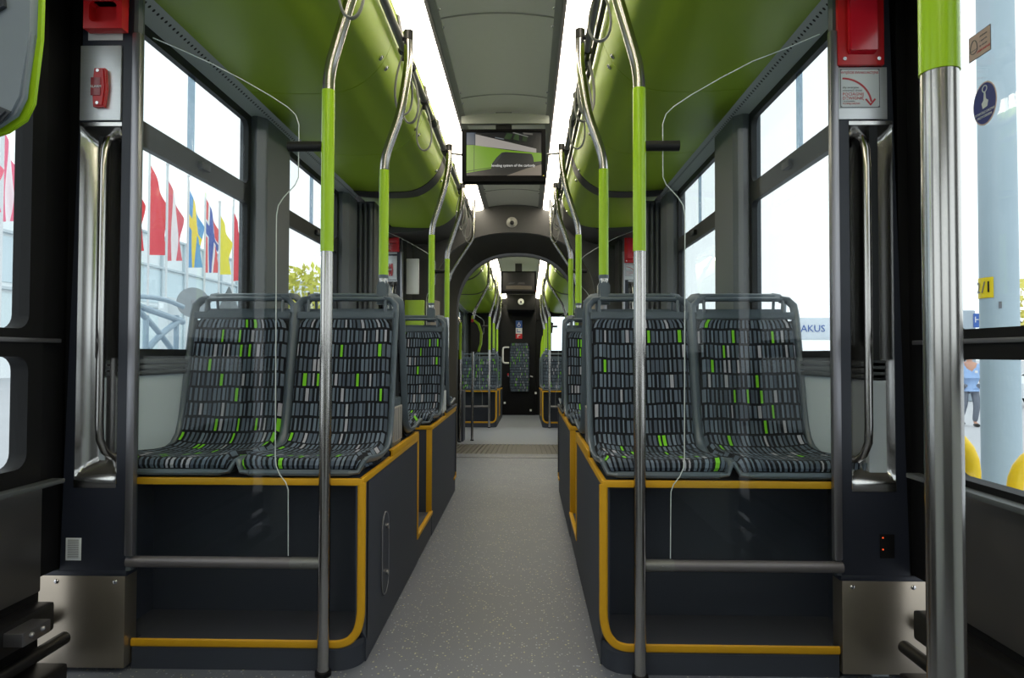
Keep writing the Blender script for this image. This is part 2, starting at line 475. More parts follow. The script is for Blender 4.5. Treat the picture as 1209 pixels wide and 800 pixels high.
# doors (structure) ------------------------------------------------------
DOOR=[0]
def door(s,y0,y1,leafsplit=True):
    DOOR[0]+=1
    b=MB(); xo,xi=s*1.30,s*1.25
    ya,yb=y0+.03,y1-.14
    b.ring('x',(y0,y1-.085,.955,2.10),(ya,yb,1.012,2.02),.04,xo,xi)
    b.ring('x',(y0,y1-.085,.545,.955),(ya,yb,.628,.935),.04,xo,xi)
    b.box(xo,xi,y0,y1-.085,0,.28)
    d=struct('door_%d'%DOOR[0],b,'rubber')
    g=MB(); g.box(s*1.280,s*1.274,y0+.01,yb+.02,.61,.955); g.box(s*1.280,s*1.274,y0+.01,yb+.02,1.0,2.05); obj('pane',g,'winglass',d)
    g=MB(); g.box(s*1.25,s*1.243,y0+.01,yb+.12,.975,.987,.002); obj('trim_bar',g,'alu',d)
    g=MB(); dz=-.03 if s<0 else 0; g.box(s*1.30,s*1.243,y0+.0,y1-.085,.27,.594+dz,.006); obj('lower_panel',g,'doorpanel',d)
    g=MB(); g.box(s*1.25,s*1.21,y0,yb+.1,.598+dz,.612+dz,.004); obj('sill',g,'pillardark',d)
    g=MB(); g.box(s*1.25,s*1.19,y0,y1-.10,.17,.25,.01); g.box(s*1.25,s*1.15,y0,y1-.10,.03,.08,.01)
    g.cyl((s*1.19,y0,.13),.018,(0,1,0),y1-y0-.06); obj('door_mechanism',g,'black',d)
    # dark door portal column next to the post, and header
    c=MB(); c.box(s*1.34,s*1.235,y1+.03,y1+.17,0,2.2,.01); c.box(s*1.30,s*1.262,y1-.10,y1+.03,.30,2.09,.01); obj('edge_seal',c,'rubber',d)
    h=MB(); h.box(s*1.30,s*1.10,y0,y1,2.09,2.46); obj('header',h,'black',d)
    return d
door(-1,.60,1.945); door(1,.60,1.95)
door(-1,4.93,6.19); door(1,4.93,6.19)
# small bracket block on the near left door mechanism
b=MB(); b.box(-1.20,-1.14,1.66,1.76,.20,.235,.004); b.ball((-1.14,1.69,.22),.008); b.ball((-1.14,1.73,.22),.008)
single('door_bracket',b,'alu','small metal bracket with two screws low on left door mechanism','bracket',loc=(-1.13,1.65,.20))
# ================================================================== DOOR POSTS
def tray(mb,x0,x1,z0,z1,y,dep):
    xm=(x0+x1)/2; hw=(x1-x0)/2
    def f(u,v):
        x=x0+(x1-x0)*u; z=z0+(z1-z0)*v; a=(x-xm)/hw
        d=dep*(1-a*a*.96)**.75 if abs(a)<1 else dep*.05
        lo=max(0,(z-z0-.028))*.9; hi=max(0,(z1-z-.01))*.9
        e=1
        return (x,y+min(d*e,lo,hi),z)
    # vertical samples denser at the ends
    vs=[0,.02,.03,.04,.05,.06,.07,.08,.10,.14,.3,.5,.7,.86,.9,.92,.93,.94,.95,.96,.97,.98,.99,1]
    n=24; V=[[mb.bm.verts.new(f(i/n,v)) for i in range(n+1)] for v in vs]
    for j in range(len(vs)-1):
        for i in range(n): mb.face([V[j][i],V[j][i+1],V[j+1][i+1],V[j+1][i]])
def post(s,y,label,detail=True,far=False):
    t=thing('door_post',label,'door post',(s*1.16,y+.07,0))
    # body with an opening for the grab recess
    x_in=s*1.056; 
    rx0,rx1=(1.088,1.216)
    b=MB()
    def bx(xa,xb,za,zb,taper=True):
        # outer side leans in towards the top
        def xo(z): return (1.262-.026*z) if taper else xb
        A=[(s*xa,y,za),(s*xo(za) if xb is None else s*xb,y,za)]
        x1a=xo(za) if xb is None else xb; x1b=xo(zb) if xb is None else xb
        vs=[b.bm.verts.new(p) for p in ((s*xa,y,za),(s*x1a,y,za),(s*x1a,y+.045,za),(s*xa,y+.04,za),(s*xa,y,zb),(s*x1b,y,zb),(s*x1b,y+.045,zb),(s*xa,y+.04,zb))]
        for q in ((0,3,2,1),(4,5,6,7),(0,1,5,4),(1,2,6,5),(2,3,7,6),(3,0,4,7)): b.face([vs[i] for i in q])
    bx(1.056,None,.30,.545); bx(1.056,rx0,.545,1.64); bx(rx1,None,.545,1.64); bx(1.056,None,1.64,2.08)
    b.box(s*1.12,s*1.235,y+.05,y+.13,.30,2.08)
    obj('body',b,'navy',t,label='dark navy moulded body')
    b=MB(); b.box(s*1.052,s*1.325,y-.002,y+.06,.283,.302,.006); obj('ledge',b,'navy',t)
    b=MB(); b.box(s*1.056,s*1.322,y-.002,y+.06,.015,.285,.003); k=obj('kick_plate',b,'kick',t,label='brushed steel kick plate')
    for sx in (1.085,1.262):
        c=MB(); c.ball((s*sx,y-.003,.268),.007,10,(1,.5,1)); obj('screw',c,'screw',k)
    c=MB(); c.box(s*1.27,s*1.345,y-.055,y+.01,.135,.180,.018); obj('rubber_stop',c,'rubber',k)
    # aluminium corner column and glass frame profile
    b=MB(); b.prism([(s*1.056,y+.0),(s*1.056,y+.045),(s*1.050,y+.045),(s*1.043,y+.03),(s*1.038,y+.015),(s*1.044,y+.002)],'z',.30,2.09); obj('corner_column',b,'pillar',t)
    b=MB(); b.box(s*1.056,s*1.030,y-.012,y+.010,.345,1.91,.007); obj('glass_channel',b,'alu',t)
    # recess with grab bar
    b=MB(); tray(b,min(s*rx0,s*rx1),max(s*rx0,s*rx1),.545,1.64,y-.002,.044)
    r=obj('grab_recess',b,'tray',t,label='stainless concave grab recess')
    gx=s*1.128
    pts=bend([(gx-s*.0,y+.05,1.50),(gx,y+.045,1.585),(gx,y-.022,1.56),(gx,y-.022,.68),(gx,y-.005,.625),(gx+s*.0,y+.05,.60)],.05)
    pts=[(gx,y+.048,1.615),(gx,y+.02,1.605),(gx,y-.004,1.585),(gx,y-.018,1.55),(gx,y-.022,1.50),(gx,y-.022,.74),(gx,y-.018,.69),(gx-s*.004,y-.002,.655),(gx-s*.010,y+.022,.635),(gx-s*.014,y+.045,.630)]
    b=MB(); b.tube(pts,.0115,14); obj('grab_bar',b,'steel',r)
    if s<0:
        b=MB(); b.box(-1.215,-1.09,y-.006,y,1.645,1.872,.002); p=obj('upper_plate',b,'plate',t,label='satin steel plate')
        b=MB(); b.box(-1.195,-1.09,y+.0-.002,y+.005,1.89,2.06); obj('inset_plate',b,'white',t)
        # alarm handle
        cx=-1.146; cz=1.738
        b=MB(); b.prism([(cx-.017,cz-.058),(cx+.015,cz-.058),(cx+.0215,cz),(cx+.017,cz+.058),(cx-.015,cz+.058),(cx-.0215,cz)],'y',y-.006,y-.026,.004)
        a=obj('alarm_handle',b,'red',t,label='red emergency alarm pull')
        b=MB(); b.box(cx-.0215,cx+.008,y-.0285,y-.026,cz-.026,cz+.028,.001); obj('window',b,mat('clear dark red',srgb(150,60,66),.2),a)
        text('lettering','ALARM',.011,facing('y',(cx-.006,y-.0292,cz)),'labelwhite',a)
        for dz in (-.048,.049):
            c=MB(); c.cyl((cx-.002,y-.024,cz+dz),.0048,(0,-1,0),.004,12); obj('screw',c,'screw',a)
        # emergency opener: red framed pull
        b=MB(); b.ring('y',(-1.182,-1.066,1.905,2.05),(-1.165,-1.083,1.925,1.985),.012,y-.045,y-.012)
        b.box(-1.178,-1.07,y-.05,y-.0,1.985,2.06,.006); b.box(-1.165,-1.083,y-.014,y-.006,1.92,2.0)
        obj('emergency_opener',b,'red',t,label='red emergency opener with pull recess')
    else:
        b=MB(); b.box(1.052,1.20,y-.004,y,1.645,1.80,.001); obj('upper_plate',b,'plate',t)
        b=MB(); b.box(1.051,1.187,y-.016,y-.002,1.802,2.06,.003); e=obj('emergency_opener',b,'red',t,label='red box with hinged lid')
        b=MB(); b.prism([(y-.034,1.84),(y-.034,2.06),(y-.016,2.06),(y-.016,1.833)],'x',1.078,1.160,.003); obj('lid',b,'redlid',e)
        for xx in (1.070,1.170):
            c=MB(); c.cyl((xx,y-.016,1.820),.0055,(0,-1,0),.003,12); obj('screw',c,'screw',e)
        # evacuation notice
        b=MB(); b.box(1.060,1.179,y-.0055,y-.004,1.677,1.796,.0005); n=obj('notice',b,'labelwhite',t,label='white evacuation notice with red arrow')
        b=MB(); b.ring('y',(1.0615,1.1775,1.6785,1.7945),(1.0635,1.1755,1.6805,1.7925),.006,y-.0062,y-.0054); obj('border',b,'labelgrey',n)
        f=lambda x,z: facing('y',(x,y-.0060,z))
        text('lettering','WYJŚCIE EWAKUACYJNE',.0098,f(1.119,1.783),'labelred',n,.0003)
        for i,(tx,sz,mm) in enumerate((('aby awaryjnie',.0088,'labelgrey'),('otworzyć drzwi',.0088,'labelgrey'),('POCIĄGNIJ',.0125,'labelred'),('DŹWIGNIĘ',.0125,'labelred'),('i na przystanku',.006,'labelgrey'),('PCHNIJ DRZWI',.0075,'labelred'))):
            text('lettering',tx,sz,f(1.068,(1.739,1.730,1.7185,1.7065,1.698,1.6905)[i]),mm,n,.0003,'LEFT')
        b=MB(); arc=[(1.068+.085*math.sin(a),1.686+.080*math.cos(a)) for a in [k/12*PI/2*.92 for k in range(13)]]
        for i in range(12):
            (xa,za),(xb,zb)=arc[i],arc[i+1]
            dx,dz=xb-xa,zb-za; L=math.hypot(dx,dz); nx,nz=-dz/L*.0026,dx/L*.0026
            b.prism([(xa-nx,za-nz),(xb-nx,zb-nz),(xb+nx,zb+nz),(xa+nx,za+nz)],'y',y-.0064,y-.0056)
        for sg in (-1,1): b.prism([(1.150,1.684),(1.150+sg*.016,1.703),(1.150+sg*.012,1.706),(1.150,1.691)],'y',y-.0064,y-.0056)
        obj('arrow',b,'labelred',n)
        # dark service button with two red lights
        b=MB(); b.box(1.166,1.208,y-.004,y,.352,.422,.002); q=obj('service_panel',b,'rubber',t)
        for zz in (.378,.412):
            c=MB(); c.ball((1.174,y-.0045,zz),.0022,8); obj('led',c,'led',q)
    if s<0:
        b=MB(); b.box(-1.236,-1.190,y-.0018,y,.330,.396,.0004); n=obj('notice',b,'labelwhite',t,label='small pale printed label')
        b=MB()
        for k in range(14): b.box(-1.230,-1.197,y-.0022,y-.0016,.3375+k*.0040,.3392+k*.0040)
        obj('print',b,'labelgrey',n)
    return t
post(-1,1.95,'near left door post with steel grab recess, red alarm handle and small pale label')
post(1,1.97,'near right door post with red lever box and evacuation notice above grab recess')
post(-1,6.20,'far left door post with red alarm handle seen behind the second glass screen')
post(1,6.20,'far right door post with red lever box seen behind the rear aisle pole')
# back sides of the second doorway's near posts: ribbed grey covers
for s in (-1,1):
    t=thing('door_post','dark grey ribbed back of door post at %s window row end'%SIDE[s],'door post',(s*1.07,4.84,0))
    b=MB(); b.box(s*1.19,s*.975,4.775,4.93,0.0,2.06,.01); obj('body',b,'pillardark',t)
    b=MB()
    for k in range(5):
        x=s*(1.005+k*.036); b.tube([(x,4.768,.60),(x,4.768,2.04)],.014,10)
    obj('ribbed_cover',b,'pillar',t)
# ================================================================== SEAT PLINTHS
def plinth(s,y0,y1,yfront,label,step=True,zt=.57,zb=.57,ymid=None,hatch=False,full=True):
    """boxed seat base; front (towards the viewer) recessed above a step, yellow edging"""
    t=thing('seat_plinth',label,'seat base',(s*.75,(y0+y1)/2,0))
    xi,xw=.36,1.148
    front=y0+.25 if step else y0
    # side panel with rounded lower front corner in plan
    b=MB()
    b.box(s*xi,s*(xi+.02),y0+.06,y1,.0,zt-.012)
    b.prism([(y0,.16),(y0+.01,.11),(y0+.06,.07),(y0+.075,.07),(y0+.075,zt-.012),(y0,zt-.012)],'x',s*xi,s*(xi+.02)) if step else b.box(s*xi,s*(xi+.02),y0,y0+.06,0,zt-.012)
    b.box(s*(xi+.02),s*xw,y1-.02,y1,0,zt-.012)
    obj('side_panel',b,'box',t)
    b=MB(); b.box(s*(xi+.02),s*xw,front,front+.02,.0,zt-.012); obj('under_seat_panel',b,'box',t)
    if step:
        b=MB(); b.box(s*1.135,s*1.1485,y0,y0+.249,.079,zt-.016); obj('side_lining',b,'box',t)
    b=MB()
    if full:
        b.box(s*xi,s*xw,y0+.002,y1,zt-.014,zt,.002)
    obj('top_board',b,'box',t)
    xe=1.052 if step else xw
    if step:
        # step with rounded corner
        pl=[(s*xe,y0-.004),(s*.44,y0-.004)]+[(s*(.44-.0765*math.sin(a)),y0-.004+.08*(1-math.cos(a))) for a in [k/8*PI/2 for k in range(1,9)]]+[(s*(xi+.0035),y0+.09),(s*(xi+.018),y0+.10),(s*(xi+.018),y0+.249),(s*xe,y0+.249)]
        b=MB(); b.prism(pl,'z',0,.078); b.box(s*1.0525,s*1.1485,y0+.05,y0+.249,0,.078); obj('step',b,['tread'],t)
        b=MB(); b.prism([(p[0]*.9995,p[1]-.001) for p in pl[:-4]]+[(s*(xi+.03),y0+.07),(s*.44,y0+.03),(s*xe,y0+.03)],'z',.0,.06); obj('step_riser',b,'box',t)
        # yellow edging: along the step, up the side, across the top
        pe=[(s*xe,y0-.006,.078),(s*.44,y0-.006,.078)]+[(s*(.44-.052*math.sin(a)),y0-.006,.078+.028*(1-math.cos(a))) for a in [k/6*PI/2 for k in range(1,7)]]
        pe=[(s*xe,y0-.006,.079),(s*.425,y0-.006,.079),(s*.395,y0-.004,.088),(s*.372,y0-.002,.115),(s*.362,y0,.16),(s*.362,y0,zt-.01)]
        b=MB(); P=bend(pe,.02); n=len(P)
        def yel(P,w1,w2,b):
            b.tube(P,w1,8,ry=w2)
        yel(P,.0125,.006,b)
        b.box(s*(xi+.002),s*xw,y0-.006,y0+.012,zt-.018,zt+.002,.002)
        b.box(s*(xi-.003),s*(xi+.012),y0-.004,y1,zt-.016,zt+.002,.002)
        obj('yellow_edging',b,'yellow',t)
    else:
        b=MB()
        b.box(s*(xi+.0),s*(xi+.030),y0-.004,y0+.006,.12,zt-.01,.002)
        b.box(s*xi,s*xw,y0-.006,y0+.012,zt-.018,zt+.002,.002)
        b.box(s*(xi-.004),s*(xi+.014),y0-.004,y1,zt-.018,zt+.002,.002)
        obj('yellow_edging',b,'yellow',t)
    return t
def base_link(s,ya,yb,t,zl=.12):
    b=MB(); b.box(s*.362,s*1.148,ya,yb,0,zl); obj('footwell_floor',b,'tread',t)
    b=MB(); b.box(s*.356,s*.374,ya-.01,yb+.01,zl-.012,zl+.006,.002)
    b.box(s*.356,s*.368,ya-.012,ya+.012,zl,.585,.002); obj('footwell_edging',b,'yellow',t)
Y1=1.985
for s in (-1,1):
    t=plinth(s,Y1,3.0,Y1,'dark seat base with yellow edging under the front %s seats'%SIDE[s],zt=.568)
    # raised rear half
    b=MB(); b.box(s*.362,s*1.146,2.42,2.998,.568,.592,.002); obj('raised_top',b,'box',t)
    b=MB(); b.box(s*.356,s*.372,2.42,3.0,.57,.594,.002); b.box(s*.356,s*1.14,2.988,3.004,.57,.594,.002); obj('yellow_edging',b,'yellow',t)
    # box between the backs with louvre grille
    b=MB(); b.box(s*.372,s*1.14,2.47,2.66,.592,.775,.006); f=obj('back_filler',b,'seatgrey',t)
    b=MB(); b.box(s*.366,s*.374,2.485,2.645,.61,.742,.001); obj('grille',b,mat('beige grille',srgb(176,170,162),.5),f)
    b=MB()
    for k in range(6): b.box(s*.3645,s*.367,2.49+k*.026,2.493+k*.026,.615,.738)
    obj('grille_slots',b,'labelgrey',f)
    # oval service hatch
    if s<0:
        b=MB(); ov=[]
        for k in range(28):
            a=2*PI*k/28; ov.append((2.305+.052*math.cos(a),.255+(.085 if math.sin(a)>0 else -.085)+.055*math.sin(a)))
        b.prism(ov,'x',-.3605,-.3565,.001)
        h=obj('service_hatch',b,'box',t,label='oval service hatch with two locks')
        b=MB(); b.tube([(-.3575,p[0],p[1]) for p in ov],.0028,6,closed=True); obj('hatch_rim',b,'labelgrey',h)
        for zz in (.185,.345):
            c=MB(); c.cyl((-.357,2.315,zz),.009,(1,0,0),.008,14); obj('lock',c,'screw',h)
    base_link(s,3.0,3.46,t)
    t2=plinth(s,3.46,4.60,3.46,'dark seat base with yellow edging under the second %s seats'%SIDE[s],step=False,zt=.568)
    b=MB(); b.box(s*.372,s*1.14,3.95,4.13,.568,.75,.006); f=obj('back_filler',b,'seatgrey',t2)
    b=MB(); b.box(s*.366,s*.374,3.965,4.115,.59,.72,.001); obj('grille',b,'labelwhite',f)
    b=MB(); b.box(s*.35,s*.362,4.02,4.60,.585,.60,.001); b.box(s*.352,s*1.14,4.592,4.604,.13,.57,.001); b.box(s*.362,s*1.14,4.02,4.6,.568,.59,.002); obj('raised_top',b,['box'],t2)
    b=MB(); b.box(s*.352,s*.366,4.02,4.604,.57,.594,.002); b.box(s*.352,s*.362,4.594,4.606,.10,.594,.002); b.box(s*.352,s*.362,4.50,4.606,.09,.104,.002); obj('yellow_edging',b,'yellow',t2)
# ================================================================== SEATS
def make_seat():
    t=thing('seat','','seat')
    prof=[(.0,.018),(-.008,.035),(.004,.052),(.04,.056),(.12,.046),(.22,.036),(.31,.038),(.365,.052),(.395,.085),(.412,.14),(.425,.20),(.440,.28),(.455,.36),(.472,.44),(.482,.500)]
    P=[Vector((0,a,b)) for a,b in prof]; P=[P[0]]+smoothpath(P,1)[1:-1]+[P[-1]]
    L=[0]
    for i in range(1,len(P)): L.append(L[-1]+(P[i]-P[i-1]).length)
    T=L[-1]
    def ev(v):
        d=v*T
        for i in range(1,len(P)):
            if L[i]>=d-1e-9:
                q=(d-L[i-1])/max(1e-9,L[i]-L[i-1]); p=P[i-1].lerp(P[i],q); n=(P[i]-P[i-1]).normalized(); return p,Vector((0,-n.z,n.y)),d
        return P[-1],Vector((0,-1,0)),T
    def hw(p,d):
        w=.183
        if p.z>.1: w=.183-.005*((p.z-.1)/.4)
        if p.z>.44: w-=.016*((p.z-.44)/.06)**4
        if d<.06: w-=.014*(1-d/.06)**2
        return w
    def f(u,v):
        p,n,d=ev(v); a=u*2-1; w=hw(p,d)
        lift=.020*abs(a)**3.0-.004
        if abs(a)>.93: lift-=.03*(abs(a)-.93)/.07
        if d<.07: lift*=d/.07
        return Vector((a*w,p.y,p.z))+n*lift
    b=MB(); b.grid(f,24,56,uvf=lambda u,v:((u*2-1)*.178,v*T))
    # close behind with an offset skin
    b.grid(lambda u,v:f(u,v)-ev(v)[1]*(.022 if .0<v<1 else .01)*1.0 if True else None,24,56,uvf=lambda u,v:((u*2-1)*.178,v*T),flip=True)
    obj('upholstery',b,'fabric',t,world=False)
    # plastic back and pan shell
    def g(u,v):
        p,n,d=ev(v); a=u*2-1
        return Vector((a*.187,p.y,p.z))-n*(.026-.010*abs(a)**4)
    def g2(u,v):
        p,n,d=ev(v); a=u*2-1
        return Vector((a*.183,p.y,p.z))-n*(.046-.026*abs(a)**3)
    b=MB(); b.grid(g,16,40); b.grid(g2,16,40,flip=True)
    for vs in (0,1):
        pass
    b.box(-.17,.17,.03,.34,-.0,.03,.006)
    sh=obj('shell',b,'seatback',t,world=False,label='dark moulded plastic shell')
    # frame tube running up both sides and over the top
    def side(v,off=.0):
        p,n,d=ev(v); return Vector((0,p.y,p.z))-n*(.012+off)
    b=MB()
    for s in (-1,1):
        pts=[Vector((s*.150,-.004,.010)),Vector((s*.176,.002,.012))]+[side(v)+Vector((s*.190,0,0)) for v in [k/22 for k in range(1,22)]]
        pts+=[Vector((s*.190,.500,.515)),Vector((s*.188,.512,.555)),Vector((s*.168,.518,.576)),Vector((s*.14,.520,.580))]
        b.tube(pts,.0080,10,ry=.015)
    b.tube([(-.145,.520,.580),(0,.521,.581),(.145,.520,.580)],.0095,10,ry=.012)
    b.tube([(-.155,-.004,.010),(0,-.008,.010),(.155,-.004,.010)],.010,8)
    obj('frame',b,'seatgrey',t,world=False)
    b=MB(); b.prism([(-.184,.503),(.184,.503),(.184,.530),(-.184,.530)],'y',.486,.512,.004)
    for s in (-1,1):
        b.prism([(s*.182,.53),(s*.150,.53),(s*.146,.575),(s*.178,.575)],'y',.500,.518,.003) if False else b.tube([(s*.148,.507,.525),(s*.148,.514,.576)],.006,8)
    obj('head_rail',b,'seatgrey',t,world=False)
    return t
proto=make_seat()
used=[False]
def seat(x,y,z,rz,label,group):
    if not used[0]:
        used[0]=True; proto.location=(x,y,z); proto.rotation_euler=(0,0,rz); proto['label']=label; proto['group']=group; return proto
    return copy_tree(proto,(x,y,z),rz,label,group)
SX=(.5555,.9505)
for s in (-1,1):
    n=SIDE[s]
    seat(s*SX[0],2.0,.575,0,'patterned front seat beside the aisle on the %s, under the overhead rail pole'%n,'front row seats facing the camera')
    seat(s*SX[1],2.0,.575,0,'patterned front seat against the %s window behind the glass screen'%n,'front row seats facing the camera')
    seat(s*SX[0],3.115,.594,PI,'rear-facing seat back to back with the %s front aisle seat'%n,'seats facing away behind the front row')
    seat(s*SX[1],3.115,.594,PI,'rear-facing seat back to back with the %s front window seat'%n,'seats facing away behind the front row')
    seat(s*SX[0],3.47,.575,0,'second-row patterned seat beside the aisle on the %s, beyond the footwell gap'%n,'second row seats facing the camera')
    seat(s*SX[1],3.47,.575,0,'second-row seat by the %s window, mostly hidden behind the front seats'%n,'second row seats facing the camera')
    seat(s*SX[0],4.575,.594,PI,'rear-facing aisle seat behind the second row on the %s'%n,'seats facing away behind the second row')
# ================================================================== POLES AND RAILS
def pole(name_pts,label,zg0,zg1,r=.0178,group='vertical grab poles',clamp=None,foot=True,topclamp=True):
    """grab pole: bent steel tube; the straight stretch between zg0 and zg1 wears a green sleeve"""
    base=name_pts[0]
    t=thing('grab_pole',label,'pole',base,group=group)
    P=bend(name_pts,.05,6)
    b=MB(); b.tube(P,r,28); obj('tube',b,'steel',t,label='bare stainless tube')
    x,y=name_pts[0][0],name_pts[0][1]
    b=MB(); b.tube([(x,y,zg0),(x,y,zg1)],r+.0012,28); obj('green_sleeve',b,'polegreen',t,label='bright green coated stretch')
    if foot:
        b=MB(); b.cyl((x,y,base[2]),r+.006,(0,0,1),.012,18); obj('foot_collar',b,'rubber',t)
    if clamp:
        b=MB(); b.cyl((x,y,base[2]+.058),r+.002,(0,0,1),.014,16); b.cyl((x,y,base[2]+.05),.011,(0,0,1),.02,12); b.prism([(x-.024,base[2]-.045),(x+.024,base[2]-.045),(x+.024,base[2]+.03),(x+.012,base[2]+.052),(x-.012,base[2]+.052),(x-.024,base[2]+.03)],'y',y-.022,y+.022,.008)
        obj('seat_clamp',b,'seatgrey',t)
    if topclamp:
        b=MB(); e=Vector(name_pts[-1]); b.tube([e-Vector((0,0,.03)),e+Vector((0,0,.008))],r+.002,14); b.cyl(e-Vector((0,0,.02)),.010,(1 if e.x>0 else -1,0,0),.035,10); obj('rail_mount',b,'black',t)
    return t
for s in (-1,1):
    n=SIDE[s]; X=s*.465
    pole([(X,1.955,0),(X,1.955,1.79),(s*.375,1.955,2.10),(s*.352,1.955,2.225)],'tall floor pole with green upper half at the near %s glass screen'%n,1.25,1.735)
    pole([(s*.435,2.60,1.185),(s*.435,2.60,1.72),(s*.372,2.60,1.90),(s*.340,2.60,2.10),(s*.342,2.60,2.225)],'short green pole clamped to the top of the front %s aisle seat'%n,1.255,1.675,clamp=True,foot=False)
    pole([(s*.45,4.03,1.185),(s*.45,4.03,1.72),(s*.37,4.03,1.97),(s*.345,4.03,2.12),(s*.345,4.03,2.225)],'short green pole clamped to the second row %s aisle seat'%n,1.255,1.675,clamp=True,foot=False)
    pole([(s*.465,4.95,0),(s*.465,4.95,1.71),(s*.375,4.95,1.98),(s*.35,4.95,2.14),(s*.35,4.95,2.225)],'floor pole with green upper half at the far %s glass screen'%n,1.22,1.66)
    pole([(s*.60,6.12,0),(s*.60,6.12,1.60),(s*.56,6.12,1.72),(s*.36,6.12,2.03),(s*.36,6.12,2.42)],'floor pole bending diagonally to the ceiling before the %s portal jamb'%n,1.0,1.62,r=.016)
def tube_thing(name,label,cat,pts,r,m,seg=12,group=None):
    b=MB(); b.tube(pts,r,seg); return single(name,b,m,label,cat,group,loc=pts[0])
for s in (-1,1):
    n=SIDE[s]
    t=thing('overhead_rail','grey overhead grab rail with strap loops along the %s light strip'%n,'grab rail',(s*.375,2,2.2))
    x=s*.378
    segs=[(-1.4,.9),(.95,1.90),(2.02,2.74),(2.84,3.50),(3.58,4.02),(4.10,4.95),(5.03,6.10)]
    for a,b_ in segs:
        b=MB(); b.tube([(x,a,2.205),(x,b_,2.205)],.0155,14); obj('tube',b,'rail',t)
    b=MB()
    for a in (.925,1.96,2.79,3.54,4.06,4.99,6.12):
        b.cyl((x,a-.045,2.205),.020,(0,1,0),.09,12); b.tube([(x,a,2.205),(s*.40,a,2.26),(s*.425,a,2.42)],.009,8)
    obj('joint',b,'black',t)
    b=MB(); b.box(s*.425,s*.447,-1.4,6.4,2.325,2.352,.003)
    obj('dark_track',b,'portal',t)
def strap(s,y,label,rot=0,length=.27,wid=.043,dx=0):
    t=thing('hanging_strap',label,'strap handle',(s*.378+dx,y,2.205),rot,'grey strap loops on the overhead rails')
    L=length; b=MB(); pts=[]
    for k in range(28):
        a=2*PI*k/28; q=(1-math.cos(a))/2   # 0 top .. 1 bottom
        pts.append((wid*math.sin(a)*(.35+.65*q**.8)*1.12,0,-.02-(L-.02)*q))
    b.tube(pts,.0042,8,closed=True,ry=.009); obj('loop',b,'strap',t,world=False)
    b=MB(); b.cyl((0,-.012,0),.022,(0,1,0),.024,14); b.box(-.008,.008,-.01,.01,-.045,-.015,.003); obj('hanger',b,'black',t,world=False)
    return t
ORD=['nearest','second nearest','third nearest','fourth nearest','fifth nearest','sixth nearest','seventh nearest','eighth nearest']
for k,(y,r,l) in enumerate(((1.88,.1,.29),(2.70,.5,.27),(2.86,-.2,.25),(3.25,.1,.25),(5.10,.3,.27),(5.25,-.4,.27),(5.6,.2,.27),(5.85,.1,.27))):
    strap(-1,y,'grey strap loop, %s on the left overhead rail'%ORD[k],r,l)
for k,(y,r,l) in enumerate(((2.22,-.15,.20),(2.72,.4,.27),(2.88,.1,.24),(3.20,-.3,.26),(5.10,.3,.27),(5.25,-.4,.27),(5.6,.2,.27),(5.85,.1,.27))):
    strap(1,y,'grey strap loop, %s on the right overhead rail'%ORD[k],r,l)
# near right pole and validator at the left
pole([(.603,.76,0),(.603,.76,2.3)],'thick steel and green pole closest to the camera at far right',1.268,2.3,r=.0195,topclamp=False)
pole([(-.66,.80,0),(-.66,.80,2.3)],'pole carrying the ticket validator beyond the left picture edge',1.268,2.3,r=.0195,topclamp=False)
t=thing('ticket_validator','grey and green ticket validator at the upper left edge','ticket validator',(-.62,.85,1.24))
# outline in x-z, pushed in y
ol=[(-.70,1.215),(-.60,1.222),(-.556,1.236),(-.532,1.252),(-.521,1.275),(-.513,1.36),(-.512,1.45),(-.52,1.54),(-.70,1.54)]
b=MB(); b.prism([(x-.005,z+.004) for x,z in ol],'y',.838,.852,.004); obj('housing',b,'validator',t,label='grey housing')
b=MB(); b.prism(ol,'y',.852,.858,.001); b.prism([(-.70+(x+.70)*.58,1.40+(z-1.40)*.80) for x,z in ol],'y',.858,.93,.006); obj('rear_shell',b,'polegreen',t,label='green back edge')
b=MB(); b.prism([(-.70,1.218),(-.60,1.226),(-.556,1.240),(-.538,1.258),(-.59,1.280),(-.70,1.305)],'y',.832,.84,.003); obj('base_cap',b,'valdark',t)
b=MB(); b.box(-.685,-.635,.77,.86,1.30,1.36,.006); obj('pole_clamp',b,'black',t)
b=MB(); b.prism([(-.64,1.40),(-.565,1.385),(-.548,1.395),(-.552,1.43),(-.58,1.46),(-.64,1.47)],'y',.828,.842,.004); obj('card_slot',b,'valdark',t)
b=MB(); b.cyl((-.565,.832,1.250),.005,(0,-1,0),.002,10); obj('lock',b,'black',t)
